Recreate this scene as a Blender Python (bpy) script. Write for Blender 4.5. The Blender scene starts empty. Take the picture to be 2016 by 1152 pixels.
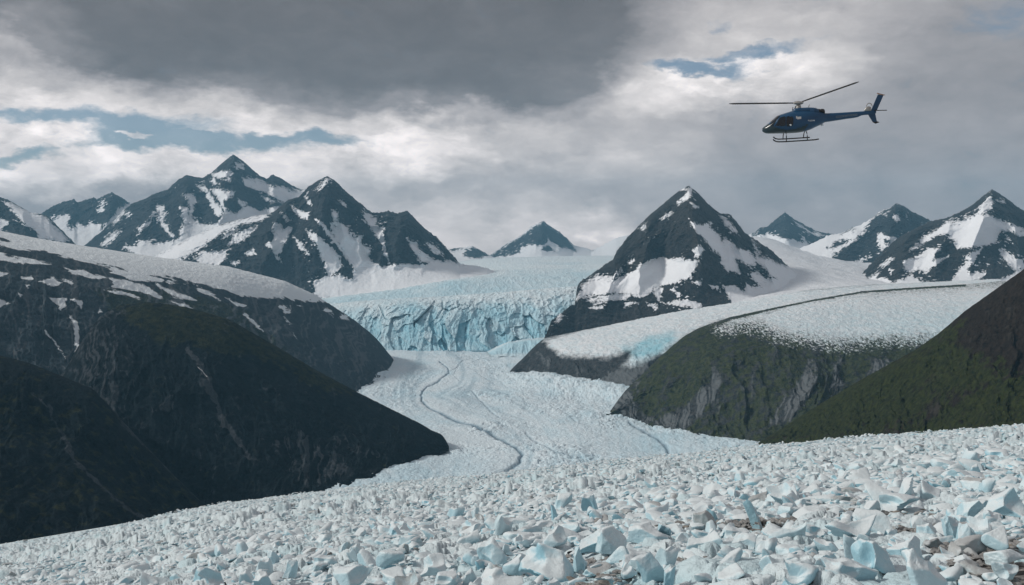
import bpy, bmesh, math, random
import numpy as np
from mathutils import Vector, Matrix, Euler

# ------------------------------------------------------------------ basics
scene = bpy.context.scene
col = scene.collection
F = 1960.0            # focal length in photograph pixels (2016 wide)
UC, VH = 1008.0, 520.0
ZC = 320.0            # camera height above the valley glacier datum
rng = np.random.default_rng(7)


def P(u, v, Y):
    u = np.asarray(u, float); v = np.asarray(v, float); Y = np.asarray(Y, float)
    return np.stack([(u - UC) / F * Y, Y + 0 * u, ZC + (VH - v) / F * Y], -1)


def proj(V):
    Y = np.maximum(V[..., 1], 1e-3)
    return UC + F * V[..., 0] / Y, VH - F * (V[..., 2] - ZC) / Y


# ------------------------------------------------------------------ noise
def _hash(ix, iy, iz, seed):
    h = (ix.astype(np.int64) * 374761393 + iy.astype(np.int64) * 668265263 + iz.astype(np.int64) * 2147483647 + seed * 974634721) & 0xFFFFFFFF
    h = ((h ^ (h >> 13)) * 1274126177) & 0xFFFFFFFF
    h = ((h ^ (h >> 16)) * 2246822519) & 0xFFFFFFFF
    return h ^ (h >> 15)


_G = np.array([[1, 1, 0], [-1, 1, 0], [1, -1, 0], [-1, -1, 0], [1, 0, 1], [-1, 0, 1], [1, 0, -1], [-1, 0, -1],
               [0, 1, 1], [0, -1, 1], [0, 1, -1], [0, -1, -1], [1, 1, 0], [-1, 1, 0], [0, -1, 1], [0, -1, -1]], float)


def perlin(x, y, z=0.0, seed=0):
    x = np.asarray(x, float)
    y = np.asarray(y, float) + 0 * x
    z = np.asarray(z, float) + 0 * x
    xi, yi, zi = np.floor(x), np.floor(y), np.floor(z)
    xf, yf, zf = x - xi, y - yi, z - zi
    xi = xi.astype(np.int64); yi = yi.astype(np.int64); zi = zi.astype(np.int64)
    fade = lambda t: t * t * t * (t * (t * 6 - 15) + 10)
    a, b, c = fade(xf), fade(yf), fade(zf)
    out = 0
    for dx in (0, 1):
        for dy in (0, 1):
            for dz in (0, 1):
                g = _G[_hash(xi + dx, yi + dy, zi + dz, seed) & 15]
                d = g[..., 0] * (xf - dx) + g[..., 1] * (yf - dy) + g[..., 2] * (zf - dz)
                out = out + d * (a if dx else 1 - a) * (b if dy else 1 - b) * (c if dz else 1 - c)
    return out


def fbm(x, y, z=0.0, oct=4, seed=0, gain=0.5, lac=2.03):
    s, a, f = 0, 1.0, 1.0
    for i in range(oct):
        s = s + a * perlin(np.asarray(x) * f, np.asarray(y) * f, np.asarray(z) * f, seed + i * 17)
        a *= gain; f *= lac
    return s


def ridged(x, y, z=0.0, oct=4, seed=0, gain=0.5, lac=2.03):
    s, a, f, w = 0, 1.0, 1.0, 0
    for i in range(oct):
        n = 1 - np.abs(perlin(np.asarray(x) * f, np.asarray(y) * f, np.asarray(z) * f, seed + i * 17)) * 1.9
        s = s + a * n * np.abs(n); w += a
        a *= gain; f *= lac
    return s / w


def worley(x, y, seed=0, jit=0.9):
    xi, yi = np.floor(x).astype(np.int64), np.floor(y).astype(np.int64)
    f1 = np.full(x.shape, 9.0); f2 = np.full(x.shape, 9.0)
    cid = np.zeros(x.shape, np.int64); cx = np.zeros(x.shape); cy = np.zeros(x.shape)
    for dx in (-1, 0, 1):
        for dy in (-1, 0, 1):
            h = _hash(xi + dx, yi + dy, xi * 0, seed)
            px = xi + dx + 0.5 + jit * ((h & 1023) / 1023.0 - 0.5)
            py = yi + dy + 0.5 + jit * (((h >> 10) & 1023) / 1023.0 - 0.5)
            d = np.hypot(px - x, py - y)
            m = d < f1
            f2 = np.where(m, f1, np.minimum(f2, d))
            f1 = np.where(m, d, f1)
            cid = np.where(m, h, cid); cx = np.where(m, px, cx); cy = np.where(m, py, cy)
    return f1, f2, cid, cx, cy


def sstep(a, b, x):
    t = np.clip((x - a) / (b - a), 0, 1)
    return t * t * (3 - 2 * t)


def rnd_id(cid, k):
    return (_hash(cid, cid * 0 + k, cid * 0, 5) & 4095) / 4095.0


# ------------------------------------------------------------------ polygon masks
def sdf_poly(poly, u, v):
    """signed distance (positive inside), photograph pixels"""
    poly = np.asarray(poly, float)
    d2 = np.full(u.shape, 1e12); ins = np.zeros(u.shape, bool)
    n = len(poly)
    for i in range(n):
        ax, ay = poly[i]; bx, by = poly[(i + 1) % n]
        ex, ey = bx - ax, by - ay
        wx, wy = u - ax, v - ay
        t = np.clip((wx * ex + wy * ey) / max(ex * ex + ey * ey, 1e-9), 0, 1)
        d2 = np.minimum(d2, (wx - ex * t) ** 2 + (wy - ey * t) ** 2)
        c = ((ay > v) != (by > v)) & (u < (bx - ax) * (v - ay) / ((by - ay) if abs(by - ay) > 1e-9 else 1e-9) + ax)
        ins ^= c
    return np.where(ins, 1, -1) * np.sqrt(d2)


def sdf_union(polys, u, v):
    s = np.full(u.shape, -60.0)
    for p in polys:
        p = np.asarray(p, float)
        lo, hi = p.min(0) - 60, p.max(0) + 60
        m = (u > lo[0]) & (u < hi[0]) & (v > lo[1]) & (v < hi[1])
        if m.any():
            s[m] = np.maximum(s[m], sdf_poly(p, u[m], v[m]))
    return s


def sdf_line(pts, u, v):
    pts = np.asarray(pts, float)
    d2 = np.full(u.shape, 1e12)
    for (ax, ay), (bx, by) in zip(pts[:-1], pts[1:]):
        ex, ey = bx - ax, by - ay
        t = np.clip(((u - ax) * ex + (v - ay) * ey) / max(ex * ex + ey * ey, 1e-9), 0, 1)
        d2 = np.minimum(d2, (u - ax - ex * t) ** 2 + (v - ay - ey * t) ** 2)
    return np.sqrt(d2)


def crop(ox, oy, sc, polys):
    return [[(ox + x / sc, oy + y / sc) for x, y in p] for p in polys]


cA = lambda *p: crop(0, 280, 2.88, p)
cB = lambda *p: crop(560, 320, 2.88, p)
cC = lambda *p: crop(1040, 340, 2.88, p)
cD = lambda *p: crop(1316, 360, 2.88, p)


# ------------------------------------------------------------------ loft
def rail(pts, ns, smooth=0.0):
    pts = np.asarray(pts, float)
    u = np.linspace(pts[0, 0], pts[-1, 0], ns)
    v = np.interp(u, pts[:, 0], pts[:, 1]); Y = np.interp(u, pts[:, 0], pts[:, 2])
    if smooth > 0:
        sg = smooth * ns
        k = int(3 * sg) + 1
        w = np.exp(-0.5 * (np.arange(-k, k + 1) / sg) ** 2); w /= w.sum()
        ext = lambda a: np.concatenate([2 * a[0] - a[k:0:-1], a, 2 * a[-1] - a[-2:-k - 2:-1]])
        v = np.convolve(ext(v), w, 'valid'); Y = np.convolve(ext(Y), w, 'valid')
    return P(u, v, Y)


def pchip(T, Pn, t):
    """monotone cubic along axis 0. T (R,), Pn (R, ns, 3)"""
    h = np.diff(T)[:, None, None]
    d = np.diff(Pn, axis=0) / h
    m = np.zeros_like(Pn)
    if len(T) > 2:
        w1 = 2 * h[1:] + h[:-1]; w2 = h[1:] + 2 * h[:-1]
        same = d[:-1] * d[1:] > 0
        with np.errstate(divide='ignore', invalid='ignore'):
            hm = (w1 + w2) / (w1 / d[:-1] + w2 / d[1:])
        m[1:-1] = np.where(same, hm, 0)
    m[0] = d[0]; m[-1] = d[-1]
    i = np.clip(np.searchsorted(T, t, side='right') - 1, 0, len(T) - 2)
    hh = (T[i + 1] - T[i])[:, None, None]
    x = ((t - T[i]) / (T[i + 1] - T[i]))[:, None, None]
    p0, p1, m0, m1 = Pn[i], Pn[i + 1], m[i] * hh, m[i + 1] * hh
    return (2 * x**3 - 3 * x**2 + 1) * p0 + (x**3 - 2 * x**2 + x) * m0 + (-2 * x**3 + 3 * x**2) * p1 + (x**3 - x**2) * m1


def loft(rails, ts, rows, ns, smooths=None, linear=False):
    R = np.stack([rail(r, ns, (smooths or [0] * len(rails))[i]) for i, r in enumerate(rails)])
    ts = np.asarray(ts, float)
    t = np.concatenate([np.linspace(ts[i], ts[i + 1], rows[i], endpoint=(i == len(rows) - 1)) for i in range(len(rows))])
    V = pchip(ts, R, t)
    T = np.repeat(t[:, None], ns, 1)
    S = np.repeat(np.linspace(0, 1, ns)[None], len(t), 0)
    return V, S, T


def new_mesh(name, verts, faces_idx, nper, smooth=True):
    me = bpy.data.meshes.new(name)
    n = len(verts); m = len(faces_idx) // nper
    me.vertices.add(n); me.vertices.foreach_set('co', np.ascontiguousarray(verts, np.float32).ravel())
    me.loops.add(m * nper); me.loops.foreach_set('vertex_index', np.ascontiguousarray(faces_idx, np.int32).ravel())
    me.polygons.add(m)
    me.polygons.foreach_set('loop_start', np.arange(0, m * nper, nper, dtype=np.int32))
    me.polygons.foreach_set('use_smooth', np.full(m, smooth, bool))
    me.update(calc_edges=True)
    me.validate()
    return me


def grid_obj(name, V, mat, attrs=None, kind='structure'):
    nt, ns = V.shape[:2]
    i = np.arange(nt * ns).reshape(nt, ns)
    q = np.stack([i[:-1, :-1], i[1:, :-1], i[1:, 1:], i[:-1, 1:]], -1).reshape(-1)
    me = new_mesh(name, V.reshape(-1, 3), q, 4)
    for k, a in (attrs or {}).items():
        at = me.attributes.new(k, 'FLOAT', 'POINT')
        at.data.foreach_set('value', np.ascontiguousarray(a, np.float32).ravel())
    me.materials.append(mat)
    o = bpy.data.objects.new(name, me)
    col.objects.link(o)
    if kind:
        o['kind'] = kind
    return o


# ------------------------------------------------------------------ node helper
class NT:
    def __init__(self, tree):
        self.t = tree; self.n = tree.nodes; self.l = tree.links

    def _set(self, sock, v):
        if isinstance(v, bpy.types.NodeSocket):
            self.l.new(v, sock)
        elif v is not None:
            sock.default_value = v

    def math(self, op, a, b=None, c=None, clamp=False):
        n = self.n.new('ShaderNodeMath'); n.operation = op; n.use_clamp = clamp
        for i, v in enumerate((a, b, c)):
            if v is not None:
                self._set(n.inputs[i], v)
        return n.outputs[0]

    def vmath(self, op, a, b=None, c=None, scale=None):
        n = self.n.new('ShaderNodeVectorMath'); n.operation = op
        for i, v in enumerate((a, b, c)):
            if v is not None:
                self._set(n.inputs[i], v)
        if scale is not None:
            self._set(n.inputs['Scale'], scale)
        return n.outputs['Value'] if op in ('LENGTH', 'DOT_PRODUCT', 'DISTANCE') else n.outputs[0]

    def noise(self, vec, scale=1.0, detail=4, rough=0.55, dist=0.0, color=False, lac=2.0):
        n = self.n.new('ShaderNodeTexNoise')
        self._set(n.inputs['Vector'], vec)
        n.inputs['Scale'].default_value = scale; n.inputs['Detail'].default_value = detail
        n.inputs['Roughness'].default_value = rough; n.inputs['Distortion'].default_value = dist
        n.inputs['Lacunarity'].default_value = lac
        return n.outputs['Color' if color else 'Fac']

    def voronoi(self, vec, scale=1.0, feature='F1', out='Distance'):
        n = self.n.new('ShaderNodeTexVoronoi'); n.feature = feature
        self._set(n.inputs['Vector'], vec); n.inputs['Scale'].default_value = scale
        return n.outputs[out]

    def mr(self, x, a, b, c=0.0, d=1.0, smooth=True):
        n = self.n.new('ShaderNodeMapRange'); n.interpolation_type = 'SMOOTHSTEP' if smooth else 'LINEAR'
        self._set(n.inputs[0], x)
        for i, v in enumerate((a, b, c, d)):
            self._set(n.inputs[1 + i], v)
        return n.outputs[0]

    def mix(self, f, a, b, mode='MIX'):
        n = self.n.new('ShaderNodeMix'); n.data_type = 'RGBA'; n.blend_type = mode
        ins = [s for s in n.inputs if s.enabled]
        self._set(n.inputs[0], f)
        for s, v in ((n.inputs[6], a), (n.inputs[7], b)):
            self._set(s, v if isinstance(v, bpy.types.NodeSocket) else (*v[:3], 1.0))
        return n.outputs[2]

    def attr(self, name, out='Fac'):
        n = self.n.new('ShaderNodeAttribute'); n.attribute_name = name
        return n.outputs[out]

    def pos(self):
        return self.n.new('ShaderNodeNewGeometry').outputs['Position']

    def bump(self, h, strength=0.5, dist=1.0, normal=None):
        n = self.n.new('ShaderNodeBump')
        n.inputs['Strength'].default_value = strength; n.inputs['Distance'].default_value = dist
        self._set(n.inputs['Height'], h)
        if normal is not None:
            self._set(n.inputs['Normal'], normal)
        return n.outputs[0]

    def sxyz(self, v):
        n = self.n.new('ShaderNodeSeparateXYZ'); self._set(n.inputs[0], v)
        return n.outputs

    def cxyz(self, x, y, z):
        n = self.n.new('ShaderNodeCombineXYZ')
        for i, v in enumerate((x, y, z)):
            self._set(n.inputs[i], v)
        return n.outputs[0]


def material(name):
    m = bpy.data.materials.new(name); m.use_nodes = True
    N = NT(m.node_tree)
    b = m.node_tree.nodes['Principled BSDF']
    b.inputs['Roughness'].default_value = 0.85
    b.inputs['Specular IOR Level'].default_value = 0.25
    return m, N, b


def plain(name, c, rough=0.5, metal=0.0, spec=0.4, var=0.12):
    m, N, b = material(name)
    g = N.n.new('ShaderNodeTexCoord').outputs['Object']
    n = N.noise(g, 6.0, 3)
    lo = tuple(x * (1 - var) for x in c); hi = tuple(min(1, x * (1 + var)) for x in c)
    N.l.new(N.mix(n, lo, hi), b.inputs['Base Color'])
    b.inputs['Roughness'].default_value = rough; b.inputs['Metallic'].default_value = metal
    b.inputs['Specular IOR Level'].default_value = spec
    return m


SNOW = (0.80, 0.83, 0.87)


def mat_alpine(name, px, rock_lo, rock_hi):
    """rock and snow on the far mountains; px = metres in one photograph pixel there"""
    m, N, b = material(name)
    p = N.pos()
    n1 = N.noise(p, 1 / (40 * px), 6, 0.6)
    n2 = N.noise(p, 1 / (7 * px), 5, 0.65)
    rock = N.mix(N.mr(n1, 0.3, 0.7), rock_lo, rock_hi)
    rock = N.mix(N.math('MULTIPLY', N.mr(n2, 0.45, 0.7), 0.7), rock, tuple(c * 2.0 for c in rock_hi))
    e = N.math('ADD', N.attr('snow'), N.math('MULTIPLY', N.math('SUBTRACT', n2, 0.5), 1.7))
    n3 = N.noise(p, 1 / (3.0 * px), 3, 0.6)
    e = N.math('ADD', e, N.math('MULTIPLY', N.math('SUBTRACT', n3, 0.5), 0.9))
    f = N.mr(e, 0.42, 0.58)
    snow = N.mix(n1, (0.74, 0.78, 0.83), (0.84, 0.86, 0.89))
    N.l.new(N.mix(f, rock, snow), b.inputs['Base Color'])
    h = N.math('MULTIPLY', N.math('ADD', n2, N.math('MULTIPLY', n3, 0.5)), N.math('SUBTRACT', 1.0, N.math('MULTIPLY', f, 0.93)))
    N.l.new(N.bump(h, 1.0, 14 * px), b.inputs['Normal'])
    b.inputs['Roughness'].default_value = 0.9
    return m


def mat_hill(name, px, rock_lo, rock_hi, grass_lo, grass_hi, scree, edge=0.08):
    m, N, b = material(name)
    p = N.pos()
    n1 = N.noise(p, 1 / (60 * px), 6, 0.6)
    n2 = N.noise(p, 1 / (9 * px), 5, 0.65)
    n3 = N.noise(p, 1 / (2.5 * px), 4, 0.65)
    streak = N.attr('streak')
    rock = N.mix(N.mr(n2, 0.3, 0.7), rock_lo, rock_hi)
    g = N.mix(N.mr(n2, 0.3, 0.7), grass_lo, grass_hi)
    gf = N.math('ADD', N.attr('grass'), N.math('MULTIPLY', N.math('SUBTRACT', n2, 0.5), 0.9))
    c = N.mix(N.mr(gf, 0.35, 0.65), rock, g)
    sf = N.math('ADD', N.attr('scree'), N.math('MULTIPLY', N.math('SUBTRACT', n2, 0.5), 0.7))
    c = N.mix(N.mr(sf, 0.35, 0.7), c, N.mix(n3, tuple(x * 0.75 for x in scree), tuple(x * 1.2 for x in scree)))
    c = N.mix(N.math('MULTIPLY', N.mr(n3, 0.35, 0.7), 0.45), c, tuple(x * 1.5 for x in rock_hi))
    e = N.math('ADD', N.attr('snow'), N.math('MULTIPLY', N.math('SUBTRACT', n2, 0.5), 0.5))
    e = N.math('ADD', e, N.math('MULTIPLY', N.math('SUBTRACT', n3, 0.5), N.attr('speck')))
    f = N.mr(e, 0.5 - edge, 0.5 + edge)
    snow = N.mix(N.attr('blue'), N.mix(n3, (0.74, 0.79, 0.83), (0.86, 0.88, 0.90)), (0.33, 0.60, 0.70))
    N.l.new(N.mix(f, c, snow), b.inputs['Base Color'])
    hn = N.math('ADD', n2, N.math('MULTIPLY', n3, 0.6))
    N.l.new(N.bump(hn, 0.8, 6 * px), b.inputs['Normal'])
    b.inputs['Roughness'].default_value = 0.95
    b.inputs['Specular IOR Level'].default_value = 0.05
    return m


def mat_glacier(name, px, white=(0.74, 0.80, 0.83), blue=(0.30, 0.57, 0.68), dirt=(0.13, 0.2, 0.25)):
    m, N, b = material(name)
    p = N.pos()
    n1 = N.noise(p, 1 / (30 * px), 5, 0.6)
    n2 = N.noise(p, 1 / (4 * px), 4, 0.65)
    w = N.mix(n2, tuple(c * 0.86 for c in white), tuple(min(1, c * 1.1) for c in white))
    bf = N.math('ADD', N.attr('blue'), N.math('MULTIPLY', N.math('SUBTRACT', n1, 0.5), 0.5))
    bf = N.math('ADD', bf, N.math('MULTIPLY', N.math('SUBTRACT', n2, 0.5), 0.5), clamp=True)
    c = N.mix(bf, w, blue)
    df = N.math('ADD', N.attr('dirt'), N.math('MULTIPLY', N.math('MULTIPLY', N.math('SUBTRACT', n2, 0.5), 0.7), N.attr('dirt')), clamp=True)
    c = N.mix(df, c, dirt)
    N.l.new(c, b.inputs['Base Color'])
    N.l.new(N.bump(n2, 0.6, 5 * px), b.inputs['Normal'])
    b.inputs['Roughness'].default_value = 0.6
    return m


# ------------------------------------------------------------------ the far mountains
def mountain(name, crest, foot, Yc, Yf, mat, snow, rockpolys=None, default_snow=False, spurs=(), amp=45, wl=140,
             seed=1, Yback=900, px=None, jag=1.0, res=1.25, sx=None, gully_snow=0.3, midbulge=0.0, crestY=None):
    """crest, foot: lists of (u, v) [crest may carry its own Y]; faces towards the valley"""
    cr = [(p[0], p[1], p[2] if len(p) > 2 else Yc) for p in crest]
    ft = [(p[0], p[1], p[2] if len(p) > 2 else Yf) for p in foot]
    if crestY:
        cr = [(p[0], p[1], float(np.interp(p[0], crestY[0], crestY[1]))) for p in cr]
    w = cr[-1][0] - cr[0][0]
    ns = int(w / res)
    hpx = max(np.interp(c[0], [f[0] for f in ft], [f[1] for f in ft]) - c[1] for c in cr)
    nt = int(hpx / res * 1.15) + 10
    bk = [(c[0], c[1] + 0.55 * hpx, c[2] + Yback) for c in cr]
    V, S, T = loft([bk, cr, ft], [-0.6, 0, 1], [30, nt], ns, [0.02, 0.0, 0.02])
    pxm = (Yc + Yf) / 2 / F
    Tp = np.clip(T, 0, 1)
    # concave face
    bul = np.sin(np.pi * Tp) * midbulge
    V[..., 1] += bul
    sm = S * w * pxm
    warp = fbm(sm / (wl * 1.3), Tp * 2.2, seed * 3.1, 3, seed) * 0.9
    g = ridged(sm / wl + warp, Tp * 0.9 + seed, 0.3, 3, seed + 3, 0.5)
    g2 = ridged(V[..., 0] / (wl * 0.8), V[..., 1] / (wl * 0.8), V[..., 2] / (wl * 0.8), 5, seed + 9, 0.55)
    prof = (1 - np.exp(-Tp * 9)) * np.clip(1.15 - Tp, 0, 1) ** 0.8
    rel = amp * prof * (0.9 * g + 0.8 * g2 - 0.7)
    spur = 0 * T
    for (s0, s1, wd, A) in spurs:
        su0 = (s0 - cr[0][0]) / w; su1 = (s1 - cr[0][0]) / w
        line = su0 + (su1 - su0) * Tp + 0.03 * fbm(Tp * 4, Tp * 0, seed + s0, 3, seed)
        spur = spur + A * np.maximum(0, 1 - np.abs(S - line) / (wd / w)) ** 1.15 * sstep(0, 0.3, Tp) * np.sin(np.pi * np.clip(Tp, 0.35, 1) ** 0.75) ** 0.8
    x, y, z = V[..., 0].copy(), V[..., 1].copy(), V[..., 2].copy()
    u, v = proj(V)
    k = 22 * pxm
    a = fbm(x / k, y / k, z / k, 4, seed + 40, 0.6)
    b = fbm(x / k, y / k, z / k + 50, 4, seed + 60, 0.6)
    # snow breaks off along the fall line
    a2 = fbm(sm / (4.5 * pxm) + a, Tp * hpx / 16, seed, 3, seed + 41)
    uu, vv = u + 3.2 * a + 3.4 * a2, v + 3.2 * b + 2.4 * a2
    if default_snow:
        sd = -sdf_union(rockpolys, uu, vv)
        if snow:
            sd = np.maximum(sd, sdf_union(snow, uu, vv))
    else:
        sd = sdf_union(snow, uu, vv) + 1.2
    sn = 0.5 + np.clip(sd, -12, 12) / 9.0
    sn += gully_snow * np.clip(-rel / amp, -0.6, 0.6) * prof
    fl = fbm(x / (8 * pxm), y / (8 * pxm), z / (5 * pxm), 3, seed + 80)
    lg = fbm(x / (60 * pxm), y / (60 * pxm), z / (60 * pxm), 2, seed + 81)
    sn += 2.4 * np.clip(fl + 0.6 * lg - 0.40, 0, 0.6)
    thin = ridged(sm / (17 * pxm) + 0.5 * a, Tp * hpx / 110 + 0.3 * b, seed + 0.7, 3, seed + 82, 0.6)
    sn += 2.6 * np.clip(thin - 0.70 + 0.25 * lg, 0, 0.5) * prof
    sn += 1.6 * np.exp(-np.abs(T) * 30) * np.clip(fl + 0.05, 0, 1)
    sn = np.where(T < -0.05, 0.4, sn)
    smoothed = 1 - 0.8 * sstep(0.45, 1.5, sn)
    r3 = ridged(x / (12 * pxm), y / (12 * pxm), z / (12 * pxm), 3, seed + 14)
    tot = rel * smoothed + spur * (1 - 0.8 * sstep(0.5, 0.85, Tp)) + prof * 12.0 * pxm * (r3 - 0.3) * smoothed
    V[..., 1] += (T < 0) * amp * 0.8 * g2 * np.clip(-T * 4, 0, 1)
    q = (V[..., 1:2] - tot[..., None]) / V[..., 1:2]
    V[...] = np.where((T >= 0)[..., None], (V - (0, 0, ZC)) * q + (0, 0, ZC), V)
    # ragged crest
    cj = ((ridged(sm / (14 * pxm), seed * 1.7, 0, 4, seed + 20, 0.65) - 0.35) * 4.2 + 2.2 * fbm(sm / (4.5 * pxm), seed * 2.3, 0, 2, seed + 22)) * pxm * jag
    V[..., 2] += cj * np.exp(-np.abs(T) * 22)
    return grid_obj(name, V, mat, {'snow': sn})


ROCK_L, ROCK_H = (0.018, 0.024, 0.030), (0.042, 0.048, 0.055)
BRN_L, BRN_H = (0.020, 0.022, 0.025), (0.050, 0.048, 0.047)
m_far = mat_alpine('far_rock_and_snow', 4.0, ROCK_L, ROCK_H)
m_mid = mat_alpine('mid_rock_and_snow', 3.0, ROCK_L, ROCK_H)
m_near = mat_alpine('near_rock_and_snow', 2.2, BRN_L, BRN_H)

C1 = lambda pts, f: [p for p in f(pts)[0]]

# farthest snow peak in the middle
mountain('mountain', C1([(1000, 545), (1120, 540), (1160, 530), (1200, 500), (1270, 455), (1340, 415), (1400, 365), (1465, 332), (1510, 365), (1560, 395), (1600, 430), (1640, 468), (1700, 485), (1740, 498), (1800, 475), (1880, 430), (1960, 408), (2060, 380), (2160, 420)], cB),
         [(900, 530), (1310, 530)], 11000, 9300, m_far, [], cB([(1100, 560), (1200, 505), (1340, 412), (1465, 325), (1600, 420), (1650, 500), (1600, 480), (1570, 490), (1520, 450), (1500, 430), (1460, 470), (1390, 465), (1340, 490), (1330, 510), (1260, 525)], [(1455, 495), (1480, 470), (1500, 470), (1530, 505)], [(1730, 492), (1745, 490), (1750, 500), (1735, 502)]),
         True, [(1069, 1050, 40, 120)], 60, 300, 11, 900, jag=0.7)
mountain('mountain', C1([(900, 505), (940, 490), (1000, 485), (1060, 475), (1100, 490), (1150, 520), (1190, 540)], cB),
         [(865, 516), (980, 516)], 9500, 8800, m_far, [], cB([(1010, 525), (1030, 500), (1070, 480), (1100, 488), (1165, 525), (1100, 545)], [(930, 488), (1000, 480), (1010, 492), (960, 498)]), True, (), 40, 200, 12, 500, jag=0.7)

# leftmost shoulders
mountain('mountain', C1([(130, 520), (200, 420), (235, 405), (300, 365), (360, 340), (420, 325), (440, 345), (530, 315), (550, 325), (600, 300), (635, 287), (680, 310), (730, 345), (800, 400), (900, 440)], cA),
         [(40, 520), (320, 520)], 8500, 7500, m_far,
         cA([(290, 440), (370, 408), (395, 420), (380, 480), (430, 492), (440, 460), (470, 480), (520, 460), (565, 465), (570, 495), (620, 450), (650, 420), (680, 375), (735, 345), (900, 440), (800, 700), (420, 700), (300, 560)], [(560, 385), (590, 345), (580, 380)]),
         None, False, [(220, 205, 30, 140)], 55, 220, 13, jag=1.0)
mountain('mountain', C1([(-160, 230), (0, 312), (60, 335), (120, 370), (180, 402), (235, 407), (280, 430), (330, 480), (380, 530), (440, 590)], cA),
         [(-60, 540), (155, 560)], 6000, 5200, m_mid,
         cA([(20, 335), (70, 350), (180, 402), (235, 415), (290, 455), (340, 510), (390, 560), (330, 560), (230, 540), (200, 500), (140, 460), (80, 400), (50, 370)], [(-20, 420), (50, 455), (20, 490), (-20, 495)]),
         None, False, [(40, 60, 40, 120)], 40, 160, 14)

# the high pyramid peak and its long shoulder
mountain('mountain', C1([(330, 690), (500, 570), (560, 520), (640, 450), (700, 385), (760, 345), (830, 320), (860, 300), (950, 270), (1010, 215), (1060, 188), (1110, 200), (1150, 205), (1200, 175), (1260, 120), (1325, 73), (1380, 110), (1430, 155), (1470, 190), (1510, 210), (1550, 188), (1600, 210), (1660, 250), (1710, 272), (1760, 265), (1840, 260), (1950, 300)], cA),
         [(115, 540), (677, 540)], 7600, 6100, m_mid,
         cA([(1370, 205), (1440, 212), (1460, 203), (1500, 228), (1530, 250), (1600, 255), (1650, 275), (1700, 275), (1780, 255), (1740, 320), (1690, 340), (1630, 325), (1600, 345), (1560, 310), (1500, 285), (1440, 260), (1390, 240)],
            [(1190, 265), (1240, 262), (1290, 280), (1335, 285), (1310, 310), (1270, 325), (1260, 360), (1300, 400), (1340, 405), (1390, 360), (1440, 375), (1470, 390), (1560, 370), (1700, 360), (1700, 700), (880, 700), (700, 595), (770, 590), (790, 560), (830, 560), (900, 575), (970, 570), (1010, 545), (1030, 490), (1040, 460), (1070, 470), (1090, 440), (1130, 460), (1180, 470), (1220, 465), (1260, 440), (1280, 400), (1250, 360), (1240, 310)],
            [(890, 360), (925, 365), (935, 400), (925, 440), (960, 500), (985, 540), (960, 530), (920, 470), (905, 420)],
            [(1050, 300), (1090, 290), (1110, 320), (1095, 390), (1085, 460), (1070, 460), (1080, 380), (1070, 330)],
            [(1020, 370), (1060, 375), (1075, 440), (1060, 470), (1040, 440)],
            [(870, 395), (885, 400), (850, 460), (800, 495), (780, 530), (790, 490), (840, 450)],
            [(570, 575), (640, 515), (675, 508), (640, 550), (600, 590)],
            [(1120, 245), (1150, 250), (1160, 280), (1135, 275)],
            [(1150, 235), (1190, 290), (1230, 350), (1265, 400), (1240, 420), (1200, 360), (1170, 300)],
            [(1205, 182), (1260, 168), (1330, 178), (1300, 192), (1220, 198)], [(1340, 120), (1385, 140), (1360, 145)], [(1215, 205), (1235, 240), (1200, 230)], [(1260, 210), (1310, 210), (1290, 225)], [(730, 400), (745, 415), (720, 420)],
            [(1350, 330), (1400, 350), (1380, 365)], [(640, 470), (700, 400), (712, 372), (650, 440)], [(1480, 300), (1530, 325), (1570, 340), (1520, 340)]),
         None, False, [(460, 430, 60, 260), (368, 350, 50, 200), (300, 270, 45, 160), (530, 545, 40, 120)], 75, 190, 15)

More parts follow.
